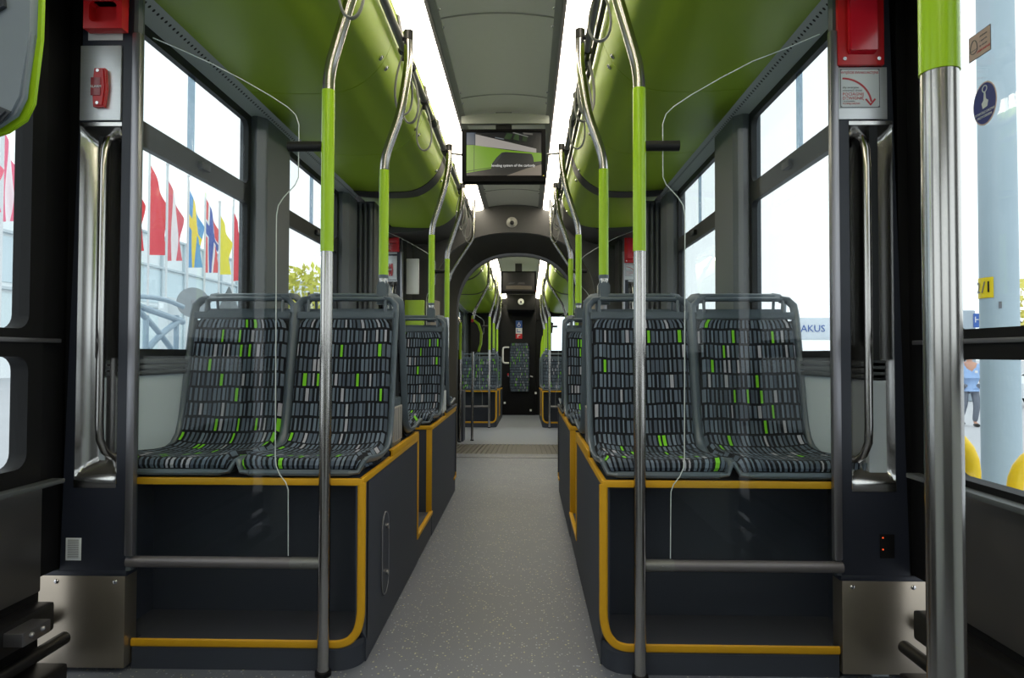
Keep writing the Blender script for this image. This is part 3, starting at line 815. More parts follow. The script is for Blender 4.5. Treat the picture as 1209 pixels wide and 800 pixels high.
# ================================================================== GLASS SCREENS
gl_pts=[(-1.035,.345),(-1.035,1.91),(-1.005,1.903),(-.914,1.864),(-.823,1.822),(-.731,1.774),(-.641,1.722),(-.590,1.688),(-.566,1.665),(-.556,1.635),(-.556,1.50),(-.556,1.475),(-.566,1.452),(-.600,1.415),(-.616,1.390),(-.621,1.36),(-.621,1.32),(-.617,.64),(-.614,.61),(-.603,.585),(-.585,.562),(-.577,.54),(-.575,.345)]
def screen(s,y,label):
    t=thing('glass_screen',label,'glass partition',(s*.8,y,.32),group='clear glass screens at the doorways')
    P=[(x if s<0 else -x+.005*0,z) for x,z in gl_pts]
    P=[(p[0] if s<0 else p[0]-.018*(1 if p[0]<.9 else 0),p[1]) for p in P]
    b=MB(); n=len(P); A=[b.bm.verts.new((x,y,z)) for x,z in P]; B=[b.bm.verts.new((x,y+.006,z)) for x,z in P]
    b.face(A); b.face(B[::-1])
    obj('pane',b,'glass',t)
    b=MB(); E_=[(x,y+.003,z) for x,z in P[2:]]; b.tube(E_,.0015,6); obj('polished_edge',b,'edge',t)
    b=MB(); b.tube([(s*1.056,y,.325),(s*.47,y,.325)],.0165,16); r=obj('lower_rail',b,'barrail',t)
    b=MB(); b.cyl((s*.565,y,.325),.0175,(-s,0,0),.090,16); b.cyl((s*.53,y-.012,.325),.004,(0,-1,0),.008,10); obj('rail_sleeve',b,'rail',r)
    b=MB(); b.cyl((s*.478,y,1.568),.0155,(s,0,0),.108,18); obj('clamp',b,'black',t,label='black cylindrical clamp on the green pole')
    return t
screen(-1,1.960,'near left glass screen with curved edge, clamped to the tall green pole')
screen(1,1.968,'near right glass screen with curved edge, clamped to the tall green pole')
screen(-1,4.955,'far left glass screen beyond the second row of seats')
screen(1,4.955,'far right glass screen beyond the second row of seats')
# ================================================================== TV
def tv(y,near=True,label=''):
    t=thing('ceiling_monitor',label,'screen',(-.01,y,2.33))
    x0,x1,z0,z1=-.265,.247,1.998,2.318
    b=MB(); b.ring('y',(x0,x1,z0,z1),(x0+.028,x1-.024,z0+.035,z1-.016),.003,y,y+.02); b.box(x0,x1,y+.012,y+.09,z0,z1,.006); obj('bezel',b,'tvblack',t)
    sx0,sx1,sz0,sz1=x0+.028,x1-.024,z0+.035,z1-.016
    def E(r,g,bb,st=.62): return emit('screen colour %d %d %d'%(r,g,bb),srgb(r,g,bb),st)
    Wd,Hd=sx1-sx0,sz1-sz0
    polys=[]
    if near:
        polys=[([(0,0),(1,0),(1,1),(0,1)],(16,18,22)),
         ([(.0,.72),(.12,.72),(.12,1),(0,1)],(82,94,110)),
         ([(.12,.96),(.93,.62),(.93,.53),(.12,.70)],(178,172,165)),
         ([(0,.71),(.10,.71),(.60,.58),(1,.52),(1,.34),(.89,.32),(.33,.17),(0,.07)],(122,168,30)),
         ([(.33,.16),(.34,.28),(.40,.42),(.47,.535),(.52,.55),(.84,.51),(.87,.50),(.89,.42),(.90,.30),(.33,.10)],(26,30,32)),
         ([(.36,.28),(.41,.43),(.48,.535),(.45,.42),(.38,.27)],(48,56,58)),
         ([(.52,0),(.80,.17),(1,.26),(1,0)],(128,118,106)),
         ([(.0,.115),(0,.10),(.33,.185),(.33,.20)],(40,60,20)),([(.10,.06),(.107,.06),(.107,.70),(.10,.70)],(50,70,25)),([(.104,.70),(.112,.70),(.112,1),(.104,1)],(50,56,64)),
         ([(.50,.86),(.58,.83),(.62,.95),(.54,.99)],(44,66,36)),([(.62,.84),(.70,.80),(.70,.98),(.66,.98)],(48,72,38)),([(.74,.80),(.80,.78),(.82,.90),(.75,.93)],(42,60,34)),([(.38,.89),(.50,.85),(.50,.83),(.38,.87)],(120,128,132)),([(.63,.995),(.82,.90),(.82,.885),(.61,.985)],(150,150,146)),([(.75,.99),(.88,.97),(.88,.93),(.76,.95)],(110,108,102))]
    else:
        polys=[([(0,0),(1,0),(1,1),(0,1)],(10,10,12)),([(.10,.10),(.92,.08),(.92,.26),(.5,.30),(.10,.27)],(96,86,68)),([(.15,.36),(.35,.40),(.4,.46),(.2,.44)],(60,62,66)),([(.45,.36),(.7,.36),(.68,.46),(.5,.46)],(70,66,62))]
    b=MB(); mats=[]; yy=y+.0115
    for k,(p,c) in enumerate(polys):
        b.mi=k; mats.append(E(*c)); q=yy-.00025*k
        b.face([b.bm.verts.new((sx0+Wd*a,q,sz0+Hd*c2)) for a,c2 in p])
    obj('picture',b,mats,t,smooth=False)
    if near:
        text('caption','leveling system of the carbody',.0218,facing('y',(sx0+Wd*.625,y+.0065,sz0+Hd*.235)),emit('caption white',(.8,.8,.78,1),.9),t,.0001)
    b=MB(); b.box(-.06,.04,y+.05,y+.08,2.31,2.44); obj('bracket',b,'black',t)
    b=MB(); b.cyl((x1-.012,y-.001,z0+.033),.003,(0,-1,0),.001,8); obj('indicator',b,M['led'] if not near else emit('yellow led',(1,.8,.1,1),.8),t)
    return t
tv(4.0,True,'ceiling monitor showing green tram side, hung between the near light strips')
for s in (-1,1):
    tube_thing('support_bar','thin bar joining the %s overhead rail to the near monitor'%SIDE[s],'bar',[(s*.378,4.06,2.205),(s*.34,4.06,2.188),(s*.255 if s>0 else -.268,4.06,2.18)],.0075,'rail')
b=MB(); b.prism([((k/12*2-1)*.27,2.425-.02*(k/12*2-1)**2) for k in range(13)]+[(.27,2.36),(-.27,2.36)],'y',4.02,4.05); trim(b,'ceildark')
# ================================================================== PORTAL AND GANGWAY
def arch(hw,zt,zs,cx=0,n=28,base=0):
    pts=[(cx-hw,base)]
    for k in range(n+1):
        a=PI-PI*k/n; c,s2=math.cos(a),math.sin(a)
        e=2/2.3
        pts.append((cx+hw*math.copysign(abs(c)**e,c),zs+(zt-zs)*abs(s2)**e))
    pts.append((cx+hw,base)); return pts
def archwall(y0,y1,inner,xo,zo,mats,drop=0):
    """wall with an arched opening"""
    b=MB(); n=len(inner)
    outer=[]
    for i,(x,z) in enumerate(inner):
        t=i/(n-1)
        if i==0: outer.append((-xo,z))
        elif i==n-1: outer.append((xo,z))
        else:
            # radial projection to the rectangle
            dx,dz=x,(z-1.2); 
            if dz<=0: outer.append((math.copysign(xo,x),z)); continue
            k1=xo/abs(dx) if abs(dx)>1e-6 else 1e9; k2=(zo-1.2)/dz
            k=min(k1,k2); outer.append((dx*k,1.2+dz*k))
    for y,fl in ((y0,0),(y1,1)):
        pass
    IA=[b.bm.verts.new((x,y0,z)) for x,z in inner]; IB=[b.bm.verts.new((x,y1,z)) for x,z in inner]
    OA=[b.bm.verts.new((x,y0,z)) for x,z in outer]; OB=[b.bm.verts.new((x,y1,z)) for x,z in outer]
    for i in range(n-1):
        b.face([IA[i],IA[i+1],OA[i+1],OA[i]]); b.face([IB[i+1],IB[i],OB[i],OB[i+1]]); b.face([IA[i+1],IA[i],IB[i],IB[i+1]])
    return b
ina=arch(.83,2.175,1.45)
b=archwall(6.64,6.70,ina,1.2,2.46,'portal'); struct('wall_portal_near',b,'portal')
b=MB()
for s in (-1,1):
    b.box(s*.83,s*1.06,6.34,6.64,0,1.45,.01)
    b.box(s*1.02,s*1.2,6.33,6.64,1.45,2.1)
trim(b,'portal')
# curved dark corner covers after the green ducts
b=MB()
for s in (-1,1):
    b.prism([(s*1.15,2.03),(s*.80,2.06),(s*.62,2.13),(s*.50,2.25),(s*.45,2.40),(s*.45,2.46),(s*1.15,2.46)],'y',5.93,6.64)
trim(b,'portal')
t=thing('side_cabinet','green cabinet with pale upper panel beside the left portal, behind glass','cabinet',(-.95,6.3,0))
b=MB(); b.box(-1.03,-.845,6.28,6.339,.02,1.46,.006); obj('door',b,'green',t)
b=MB(); b.box(-1.02,-.90,6.30,6.339,1.52,1.86,.004); obj('upper_panel',b,'white',t)
b=MB(); b.box(-.90,-.87,6.275,6.281,.95,1.08,.003); obj('notice',b,'red',t)
b=MB(); b.box(.845,.90,6.30,6.339,.60,1.60,.006)
single('handle_strip',b,'alu','vertical pale strip beside the right portal jamb','strip',loc=(.87,6.32,.60))
for s in (-1,1):
    b=MB(); b.prism([(s*.83,6.62),(s*.845,6.60),(s*.86,6.60),(s*.86,6.72),(s*.80,6.95),(s*.78,6.95)],'z',0,1.5); trim(b,'jambtan')
# camera dome
t=thing('dome_camera','round pale dome camera on the dark portal above the near gangway','camera',(-.015,6.64,2.275))
b=MB(); b.cyl((-.015,6.64,2.275),.055,(0,-1,0),.02,28,.05); b.ball((-.015,6.622,2.275),.045,20,(1,.7,1)); obj('housing',b,'dome',t)
b=MB(); b.ball((-.012,6.592,2.262),.022,14,(1,.7,1)); obj('lens',b,'black',t)
# grooved turntable floor, slightly falling to the rear car
def drop(y): return -.08-.032*(y-6.8)
b=MB(); N=34; z7=drop(7.78)
def gz(v): return (0.001)+(z7)*max(0,(v))
for k in range(N):
    x=-.83+k*1.66/N
    y0,y1=6.06,7.78
    vs=[b.bm.verts.new(p) for p in ((x,y0,-.012),(x+.028,y0,-.012),(x+.028,y1,z7-.012),(x,y1,z7-.012),(x,y0,.002),(x+.028,y0,.002),(x+.028,y1,z7+.002),(x,y1,z7+.002))]
    for q in ((0,3,2,1),(4,5,6,7),(0,1,5,4),(1,2,6,5),(2,3,7,6),(3,0,4,7)): b.face([vs[i] for i in q])
vs=[b.bm.verts.new(p) for p in ((-1.2,6.06,-.006),(1.2,6.06,-.006),(1.2,7.78,z7-.006),(-1.2,7.78,z7-.006))]; b.face(vs)
struct('floor_gangway',b,mat('grooved turntable metal',srgb(96,92,84),.5,.4))
b=MB(); b.box(-.83,.83,6.045,6.062,.0,.005,.001); trim(b,'alu')
# bellows tunnel
b=MB(); nR=22
def ringpts(y,g):
    k=(y-6.70)/(7.78-6.70); cx=.0+.02*k
    return arch(.83-.12*k+g,2.175-.035*k+g,1.45-.02*k,cx)
prev=None
for i in range(nR*2+1):
    y=6.70+1.08*i/(nR*2); P=[b.bm.verts.new((x,y,z if z>0 else drop(y)*((y-6.06)/1.72))) for x,z in ringpts(y,0 if i%2==0 else .022)]
    if prev:
        for k in range(len(P)-1): b.face([prev[k],prev[k+1],P[k+1],P[k]])
    prev=P
struct('wall_gangway',b,'bellow',smooth=False)
# ================================================================== REAR CAR (falls away slightly)
IN2[0]=True
b=archwall(7.76,7.82,arch(.70,2.225,1.5,-.01),1.2,2.46,'portal'); struct('wall_portal_far',b,'portal')
b=MB(); b.box(-1.2,1.2,7.76,13.7,-.04,0); struct('floor_rear',b,mat('rear car floor',srgb(140,146,156),.4,noise=.06,nscale=20))
for s in (-1,1):
    n=SIDE[s]
    sidewall(s,9.9,13.6,[(10.3,11.3),(11.7,12.9)],'wall_rear_car_'+n)
    perf_strip(s,9.9,13.6)
    duct(s,7.82,8.75); duct(s,8.75,8.83,'portal',.006,screws=False); duct(s,8.83,10.3); duct(s,10.3,10.38,'portal',.006,screws=False); duct(s,10.38,13.5)
window(7,-1,10.3,11.3); window(8,-1,11.7,12.9); window(9,1,10.3,11.3); window(10,1,11.7,12.9)
door(-1,8.3,9.86); door(1,8.3,9.86)
b=MB()
for s in (-1,1): b.box(s*1.16,s*1.2,7.82,8.3,0,2.5)
trim(b,'pillardark')
cl2=ceiling(7.8,13.6,'ceiling_rear')
for y in (9.0,10.4,11.8): ceiling_seam(y,cl2)
light_strip(-1,7.84,9.44,'ceiling light strip at left just beyond the gangway arch'); light_strip(1,7.84,9.44,'ceiling light strip at right just beyond the gangway arch')
light_strip(-1,9.5,13.5,'rearmost ceiling light strip on the left'); light_strip(1,9.5,13.5,'rearmost ceiling light strip on the right')
tv(9.5,False,'small dark far monitor seen through the gangway arch')
for s in (-1,1):
    n=SIDE[s]
    t=plinth(s,10.28,11.35,10.28,'dark far seat base with yellow edging in the rear car on the %s'%n,zt=.568)
    base_link(s,11.35,11.8,t)
    plinth(s,11.8,12.9,11.8,'rearmost seat base with yellow edging on the %s'%n,step=False,zt=.568)
    for k in range(2 if s<0 else 2):
        seat(s*SX[k],10.30,.575,0,'far patterned seat in the rear car on the %s, %s'%(n,('beside the aisle','away from the aisle')[k]),'rear car seats facing the camera')
    seat(s*SX[0],11.415,.59,PI,'rear-facing far seat behind the %s aisle seat of the rear car'%n,'rear car seats facing away')
    seat(s*SX[0],11.82,.575,0,'rearmost patterned seat on the %s by the black cab wall'%n,'rearmost seats')
    screen(s,10.22,'small far glass screen in the rear car on the %s'%n)
    pole([(s*.465,10.2,0),(s*.465,10.2,1.72),(s*.38,10.2,2.03),(s*.36,10.2,2.42)],'far floor pole with green upper half at the rear car %s seats'%n,1.2,1.72)
    pole([(s*.435,10.9,1.185),(s*.435,10.9,1.675),(s*.38,10.9,1.95),(s*.36,10.9,2.42)],'far green pole on the rear car %s seat back'%n,1.25,1.675,clamp=True,foot=False)
    pole([(s*.44,12.3,1.185),(s*.44,12.3,1.675),(s*.38,12.3,1.95),(s*.36,12.3,2.42)],'farthest green pole on the %s before the cab wall'%n,1.25,1.675,clamp=True,foot=False)
    t=thing('overhead_rail','far overhead grab rail of the rear car on the %s'%n,'grab rail',(s*.378,9,2.2))
    b=MB(); b.tube([(s*.378,8.2,2.205),(s*.378,13.4,2.205)],.0155,10); obj('tube',b,'rail',t)
    b=MB()
    for y in (8.25,9.6,10.9,12.3): b.tube([(s*.378,y,2.205),(s*.42,y,2.42)],.009,8); b.cyl((s*.378,y-.04,2.205),.02,(0,1,0),.08,10)
    obj('joint',b,'black',t)
for k,y in enumerate((8.6,8.75,10.6,10.75)):
    strap(-1,y,'tiny grey strap loop on the rear car left rail, %s'%ORD[k],.2)
pole([(-.565,8.2,0),(-.565,8.2,1.50),(-.54,8.2,1.62),(-.37,8.2,1.95),(-.37,8.2,2.42)],'far pole beneath the dark validator just beyond the gangway arch',1.15,1.55,r=.016)
pole([(.60,8.2,0),(.60,8.2,1.55),(.55,8.2,1.70),(.37,8.2,1.98),(.37,8.2,2.42)],'far bent pole right of the gangway just beyond the arch',1.0,1.55,r=.016)
pole([(-.70,8.0,0),(-.70,8.0,1.45),(-.76,8.0,1.55),(-.95,8.0,1.58)],'far looped pole next to the dark cabinet beyond the gangway',1.0,1.45,r=.016,topclamp=False)
t=thing('ticket_validator','small dark validator with green rim on far pole','ticket validator',(-.52,8.17,1.1))
b=MB(); b.prism([(-.58,1.10),(-.49,1.10),(-.465,1.2),(-.462,1.33),(-.50,1.45),(-.58,1.50)],'y',8.10,8.18,.006); obj('housing',b,'black',t)
b=MB(); b.prism([(-.50,1.10),(-.475,1.10),(-.445,1.2),(-.440,1.33),(-.475,1.45),(-.57,1.52),(-.58,1.50),(-.50,1.43),(-.465,1.33),(-.47,1.2)],'y',8.09,8.19); obj('green_rim',b,'polegreen',t)
b=MB(); b.box(-.575,-.545,8.08,8.1,1.46,1.50,.004); obj('red_light',b,'red',t)
t=thing('cabinet','dark cabinet left of the gangway exit in the rear car','cabinet',(-.8,8.1,0))
b=MB(); b.box(-1.14,-.66,8.05,8.30,0,.62,.01); obj('body',b,'box',t)
b=MB(); b.box(-1.14,-.70,8.08,8.30,.62,1.12,.01); obj('upper_box',b,'black',t)
# cab wall
b=MB()
b.box(-1.2,.62,13.55,13.62,0,2.46); b.box(.62,1.2,13.55,13.62,0,1.32); b.box(.62,1.2,13.55,13.62,2.02,2.46); b.box(1.12,1.2,13.55,13.62,1.32,2.02)
struct('wall_cab',b,'rubber')
b=MB(); b.box(.30,.62,13.53,13.56,1.95,2.46); trim(b,'rubber')
b=MB(); b.box(-.42,.30,13.50,13.55,0.0,2.25,.01); d=struct('door_5',b,'rubber')
t=thing('folding_seat','patterned fold-down seat strapped upright on the black cab door','seat',(-.03,13.45,.48))
def fs(u,v):
    a=u*2-1; return (-.03+a*(.205-.02*abs(v*2-1)**8),13.43+.012*a*a,.48+.99*v)
b=MB(); b.grid(fs,8,16,uvf=lambda u,v:(u*.4,v*1.0)); b.grid(lambda u,v:(fs(u,v)[0],13.49,fs(u,v)[2]),8,16,uvf=lambda u,v:(u*.4,v),flip=True)
b.tube([fs(0,k/16) for k in range(17)],.012,6); b.tube([fs(1,k/16) for k in range(17)],.012,6); obj('upholstery',b,'fabric',t)
b=MB(); b.box(-.2,.14,13.44,13.50,.5,1.45,.01); obj('frame',b,'seatback',t)
b=MB(); b.tube([(-.23,13.46,.78),(-.27,13.44,.80)],.014,8); b.tube([(.17,13.46,.80),(.24,13.44,.78)],.014,8); obj('hinge',b,'alu',t)
tube_thing('curved_grab_bar','white curved grab handle left of the folding seat','handle',bend([(-.24,13.49,1.38),(-.37,13.44,1.38),(-.37,13.44,1.06),(-.24,13.49,1.06)],.06),.018,'white')
b=MB(); b.box(-.28,-.25,13.47,13.50,.80,.85,.004); single('release_knob',b,'red','small red knob left of the folding seat hinge','knob',loc=(-.27,13.48,.82))
t=thing('cab_notice','blue white and red wheelchair and fire sticker above folding seat','sticker',(-.045,13.498,1.55))
for nm,z0,z1,mm in (('blue_field',1.78,1.93,'blue'),('white_field',1.66,1.78,'white'),('red_field',1.56,1.66,'red')):
    b=MB(); b.box(-.11,.02,13.494,13.50,z0,z1,.001); obj(nm,b,mm,t)
b=MB(); b.tube([(-.045+.03*math.cos(a),13.492,1.835+.03*math.sin(a)) for a in [k/12*2*PI for k in range(12)]],.006,6,closed=True); b.box(-.055,-.035,13.49,13.494,1.85,1.90); obj('wheelchair_symbol',b,'white',t)
b=MB(); b.box(-.085,-.01,13.49,13.494,1.69,1.705); b.box(-.085,-.07,13.49,13.494,1.70,1.76); obj('print',b,'blue',t)
b=MB(); b.box(-.075,-.06,13.49,13.494,1.58,1.64); b.box(-.075,-.02,13.49,13.494,1.625,1.64); obj('symbol',b,'white',t)
for k,(x,z,l) in enumerate(((.30,.45,'upper'),(.20,.10,'lower right'),(-.33,.25,'lower left'))):
    b=MB(); b.box(x-.02,x+.02,13.47,13.50,z-.02,z+.02,.004); single('door_latch',b,'white','small white %s latch on the black cab door'%l,'latch',loc=(x,13.48,z))
t=thing('dome_camera','small pale dome camera on the far black ceiling end','camera',(.0,12.9,2.2))
b=MB(); b.box(-.28,.28,12.96,13.49,2.1,2.40,.01); obj('bulkhead',b,'rubber',t)
b=MB(); b.cyl((0,12.96,2.26),.06,(0,-1,0),.03,20); b.ball((0,12.93,2.26),.05,16,(1,.7,1)); obj('housing',b,'white',t)
b=MB(); b.ball((0,12.895,2.25),.02,10); obj('lens',b,'black',t)
t=thing('cab_monitor','dark monitor hanging by the far right bright window','screen',(.60,13.0,1.7))
b=MB(); b.prism([(.50,1.68),(.62,1.64),(.64,1.85),(.50,1.88)],'y',13.0,13.05,.006); obj('housing',b,'black',t)
b=MB(); b.tube([(.56,13.03,1.86),(.56,13.03,2.28)],.01,8); obj('bracket',b,'black',t)
b=MB(); b.box(.42,.48,13.33,13.37,.02,1.02,.004); b.prism([(.38,1.0),(.52,1.0),(.54,1.3),(.50,1.55),(.43,1.62),(.40,1.45)],'y',13.3,13.4,.02)
single('driver_seat_back',b,'polegreen','green curved driver screen before the far right window','screen',loc=(.45,13.35,1.0))
b=MB(); b.box(.62,1.12,13.58,13.59,1.32,2.02); w=struct('window_11',b,'winglass')
IN2[0]=False
bpy.context.view_layer.update()
a2=math.atan(-.032)
M2=Matrix.Translation((.03,6.8,-.08))@Matrix.Rotation(a2,4,'X')@Matrix.Translation((0,-6.8,0))
for o in SEC2:
    o.matrix_basis=M2@o.matrix_basis
# ================================================================== STICKERS
def decal(name,label,s,cy,cz,kind):
    x=s*1.27
    t=thing(name,label,'sticker',(x,cy,cz))
    xs=s*.0006
    if kind=='round':
        pts=[(cy+.042*math.cos(a),cz+.054*math.sin(a)) for a in [k/36*2*PI for k in range(36)]]
        b=MB(); b.prism(pts,'x',x,x-.001); obj('disc',b,'labelpink',t)
        b=MB(); b.prism([(cy+(p[0]-cy)*.93,cz+(p[1]-cz)*.93) for p in pts],'x',x-.001,x-.0015); obj('blue_field',b,'navyblue',t)
        b=MB(); b.prism([(cy+.006,cz-.012),(cy-.010,cz-.010),(cy-.014,cz+.004),(cy-.006,cz+.010),(cy-.004,cz+.030),(cy+.001,cz+.030),(cy+.003,cz+.008),(cy+.010,cz+.002)],'x',x-.0015,x-.002); obj('pointing_hand',b,'labelwhite',t)
        b=MB(); b.tube([(x-.002,cy-.002+.008*math.cos(a),cz+.036+.008*math.sin(a)) for a in [k/16*2*PI for k in range(16)]],.0014,5,closed=True); obj('button_symbol',b,'labelwhite',t)
        text('lettering','OTWÓRZ DRZWI',.0088,facing('x+',(x-.002,cy,cz-.022)),'labelwhite',t,.0003)
        text('lettering','PRZYCISKIEM',.0088,facing('x+',(x-.002,cy,cz-.032)),'labelwhite',t,.0003)
    else:
        b=MB(); b.prism([(cy-.040,cz-.032),(cy+.040,cz-.032),(cy+.040,cz+.032),(cy-.040,cz+.032)],'x',x,x-.001); obj('plate',b,'labelgrey',t)
        b=MB(); b.box(x-.001,x-.0015,cy-.038,cy+.038,cz-.030,cz+.030); obj('field',b,'labelpink',t)
        b=MB(); b.tube([(x-.002,cy+.020+.013*math.cos(a),cz-.006+(.024 if math.sin(a)>0 else .010)*math.sin(a)) for a in [k/20*2*PI for k in range(20)]],.0011,5,closed=True); b.box(x-.0015,x-.002,cy+.007,cy+.033,cz-.008,cz-.0065); obj('helmet_symbol',b,'labelgrey',t)
        for i,(w_,m_) in enumerate((('siedzenie','labelgrey'),('i oparcie','labelgrey'),('to obszar','labelgrey'),('ZABRONIONE','labelred'))):
            text('lettering',w_,.0075,facing('x+',(x-.002,cy-.015,cz+.018-.012*i)),m_,t,.0003)
    return t
decal('door_sticker','beige square sticker high on the right door glass',1,at(1157,52,X=1.27).y,at(1157,52,X=1.27).z,'square')
decal('door_sticker','round blue door button sticker low on the right door glass',1,at(1163,122,X=1.27).y,at(1163,122,X=1.27).z,'round')
# red info patches under the ducts
for s,y,x,z,l in ((-1,5.0,.56,2.212,'left'),(1,5.0,.62,2.165,'right')):
    b=MB(); nrm=Vector((s*.6,0,.8)); 
    b.prism([(s*x,z-.004),(s*(x+.05),z-.034),(s*(x+.05),z-.038),(s*x,z-.008)],'y',y,y+.14)
    single('duct_sticker',b,'red','red sticker on the green ceiling duct at far %s'%l,'sticker',loc=(s*x,y,z))
# ================================================================== OUTSIDE
GZ=-.70
b=MB(); b.grid(lambda u,v:((u*2-1)*160,-60+v*300,GZ),4,4); struct('ground',b,mat('pale paving',srgb(176,178,182),.8,noise=.08,nscale=.6))
# pavilion at the left
t=thing('building','pale exhibition building with glazed upper band beyond the flags','building',(-34,60,GZ))
b=MB(); b.box(-44,-34,8,130,GZ,11.9); obj('wall',b,mat('white facade',srgb(232,238,240),.7),t)
b=MB()
for k in range(30): b.box(-34.0,-33.9,9+k*4,12.7+k*4,5.6,8.6)
obj('upper_glazing',b,mat('pale blue glazing',srgb(196,214,222),.25),t)
b=MB()
for k in range(30): b.box(-34.0,-33.9,9+k*4,12.7+k*4,1.2,4.9)
obj('lower_glazing',b,mat('pale grey glazing',srgb(206,222,226),.25),t)
b=MB()
for k in range(31): b.box(-34.0,-33.75,8.7+k*4,8.95+k*4,GZ,11.9)
for z in (5.1,8.8,11.7): b.box(-34,-33.7,8,130,z,z+.18)
obj('mullions',b,mat('grey mullion',srgb(190,202,208),.5),t)
FX=[0]
def flag(px0,px1,py0,py1,cols,label,X=-14.0,fold=.12,pattern='v'):
    FX[0]+=1; X=X-(FX[0]%3)*.9
    p=at(px0,(py0+py1)/2,X=X); y=p.y
    zt=at(px0,py0,X=X).z; zb=at(px0,py1,X=X).z; y1=at(px1,py0,X=X).y
    t=thing('flag_pole',label,'flag',(X,y,GZ),group='national flags along the road')
    b=MB(); b.tube([(X,y,GZ),(X,y,zt+.5)],.045,10); b.ball((X,y,zt+.55),.07,8); obj('pole',b,mat('white mast',srgb(214,218,220),.4),t)
    wid=(y1-y)
    names=[]
    mats=[mat('flag cloth %d %d %d'%c,srgb(*c),.8) for c in cols]
    for m in mats:
        nt=NT(m); out=nt.n['Material Output']; bs=nt.n['Principled BSDF']; tl=nt.node('ShaderNodeBsdfTranslucent'); tl.inputs[0].default_value=bs.inputs['Base Color'].default_value
        mx=nt.node('ShaderNodeMixShader'); mx.inputs[0].default_value=.5; nt.l.new(bs.outputs[0],mx.inputs[1]); nt.l.new(tl.outputs[0],mx.inputs[2]); nt.l.new(mx.outputs[0],out.inputs[0])
    def f(u,v):
        droop=1-(.35*(1-v))
        k=1; yy=y+wid*.92*u*k; z=zb+(zt-zb)*v*(1-.42*u**1.2)+.05*(zt-zb)*u*(1-v)
        return (X+fold*.8*math.sin(u*9+v*5)*u,yy,z)
    n=len(cols)
    if pattern=='v': mf=lambda u,v:min(n-1,int(u*n))
    elif pattern=='h': mf=lambda u,v:min(n-1,int((1-v)*n))
    else: mf=lambda u,v:1 if (abs(u-.42)<.12 or abs(v-.62)<.07) else (2 if n>2 and (abs(u-.42)<.2 or abs(v-.62)<.11) else 0)
    b=MB(); b.grid(f,24,30,mf=mf); obj('cloth',b,mats,t)
WASHED_RED=(236,78,88)  # flag colours lightened: overexposed glare is put into the cloth colour
flag(158,171,196,298,[(30,30,30),(250,205,40),WASHED_RED],'black, yellow and red flag, leftmost seen in the near left window')
flag(176,200,192,301,[WASHED_RED],'plain red flag between the striped flags in near left window')
flag(197,217,210,308,[(232,110,122),(250,244,244),(232,110,122)],'red and white flag beside the plain red one')
flag(222,241,222,316,[(110,168,222),(252,226,90)],'blue flag with yellow cross, in near left window',pattern='x')
flag(242,261,232,322,[(240,110,110),(90,110,180),(245,245,245)],'red flag with dark blue and white cross, in near left window',pattern='x')
flag(259,274,252,324,[(252,236,80)],'plain yellow flag, in near left window')
flag(275,288,248,332,[(236,70,84)],'slim red flag at the pillar end of the near left window')
flag(2,22,150,262,[(244,130,156),(252,244,246),(244,130,156)],'pink-red and white flag seen through the left door glass',X=-10)
flag(-22,2,152,250,[(244,130,150)],'pink-red flag cut by the left picture edge',X=-10)
# curved blue-grey railings, sign, cone
Xr=-5.2
def A(px,py,X=Xr): return at(px,py,X=X)
t=thing('curved_railing','pale blue curved footbridge railing with crossed struts outside left window','railing',A(190,409))
for pts,r in (([A(120,352),A(165,349),A(195,353),A(216,362)],.035),([A(120,340),A(165,362),A(195,372),A(216,380)],.045),([A(163,366),A(182,385),A(204,414)],.04),([A(174,412),A(190,394),A(213,377)],.045)):
    b=MB(); b.tube(smoothpath(pts,2),r,10); obj('tube',b,mat('pale blue paint',srgb(158,178,194),.5),t)
b=MB()
for px in (172,208):
    p=A(px,400); b.tube([(Xr,p.y,GZ),(Xr,p.y,A(px,372).z)],.04,8)
obj('post',b,mat('pale blue post',srgb(158,178,194),.5),t)
p=A(228,357,-6.5); t=thing('round_sign','round grey sign seen from behind above the left seat','road sign',(p.x,p.y,GZ))
b=MB(); n2=Vector((.55,-.83,0)); b.tube([p-n2*.012,p+n2*.012],.30,32); obj('disc',b,mat('sign back grey',srgb(150,156,160),.5,.3),t)
b=MB(); b.tube([(p.x,p.y,GZ),(p.x,p.y,p.z+.05)],.035,10); obj('post',b,'alu',t)
b=MB(); b.box(p.x+.0,p.x+.03,p.y+.12,p.y+.17,p.z-.24,p.z-.18); obj('label',b,'yellow',t)
p=A(206,366,-7); b=MB(); b.box(p.x-.2,p.x,p.y-.25,p.y+.25,GZ,p.z+.25,.02); single('utility_box',b,mat('pale box',srgb(214,222,226),.6),'pale utility box behind the curved railing outside','box',loc=(p.x,p.y,GZ))
p=A(270,375,-9); q=A(269,338,-9); b=MB(); b.cyl((p.x,p.y,GZ),1.5,(0,0,1),q.z-GZ,20,.02); single('pointed_roof',b,mat('dark grey roof',srgb(96,102,104),.7),'dark pointed roof behind the left window seat','roof',loc=(p.x,p.y,GZ))
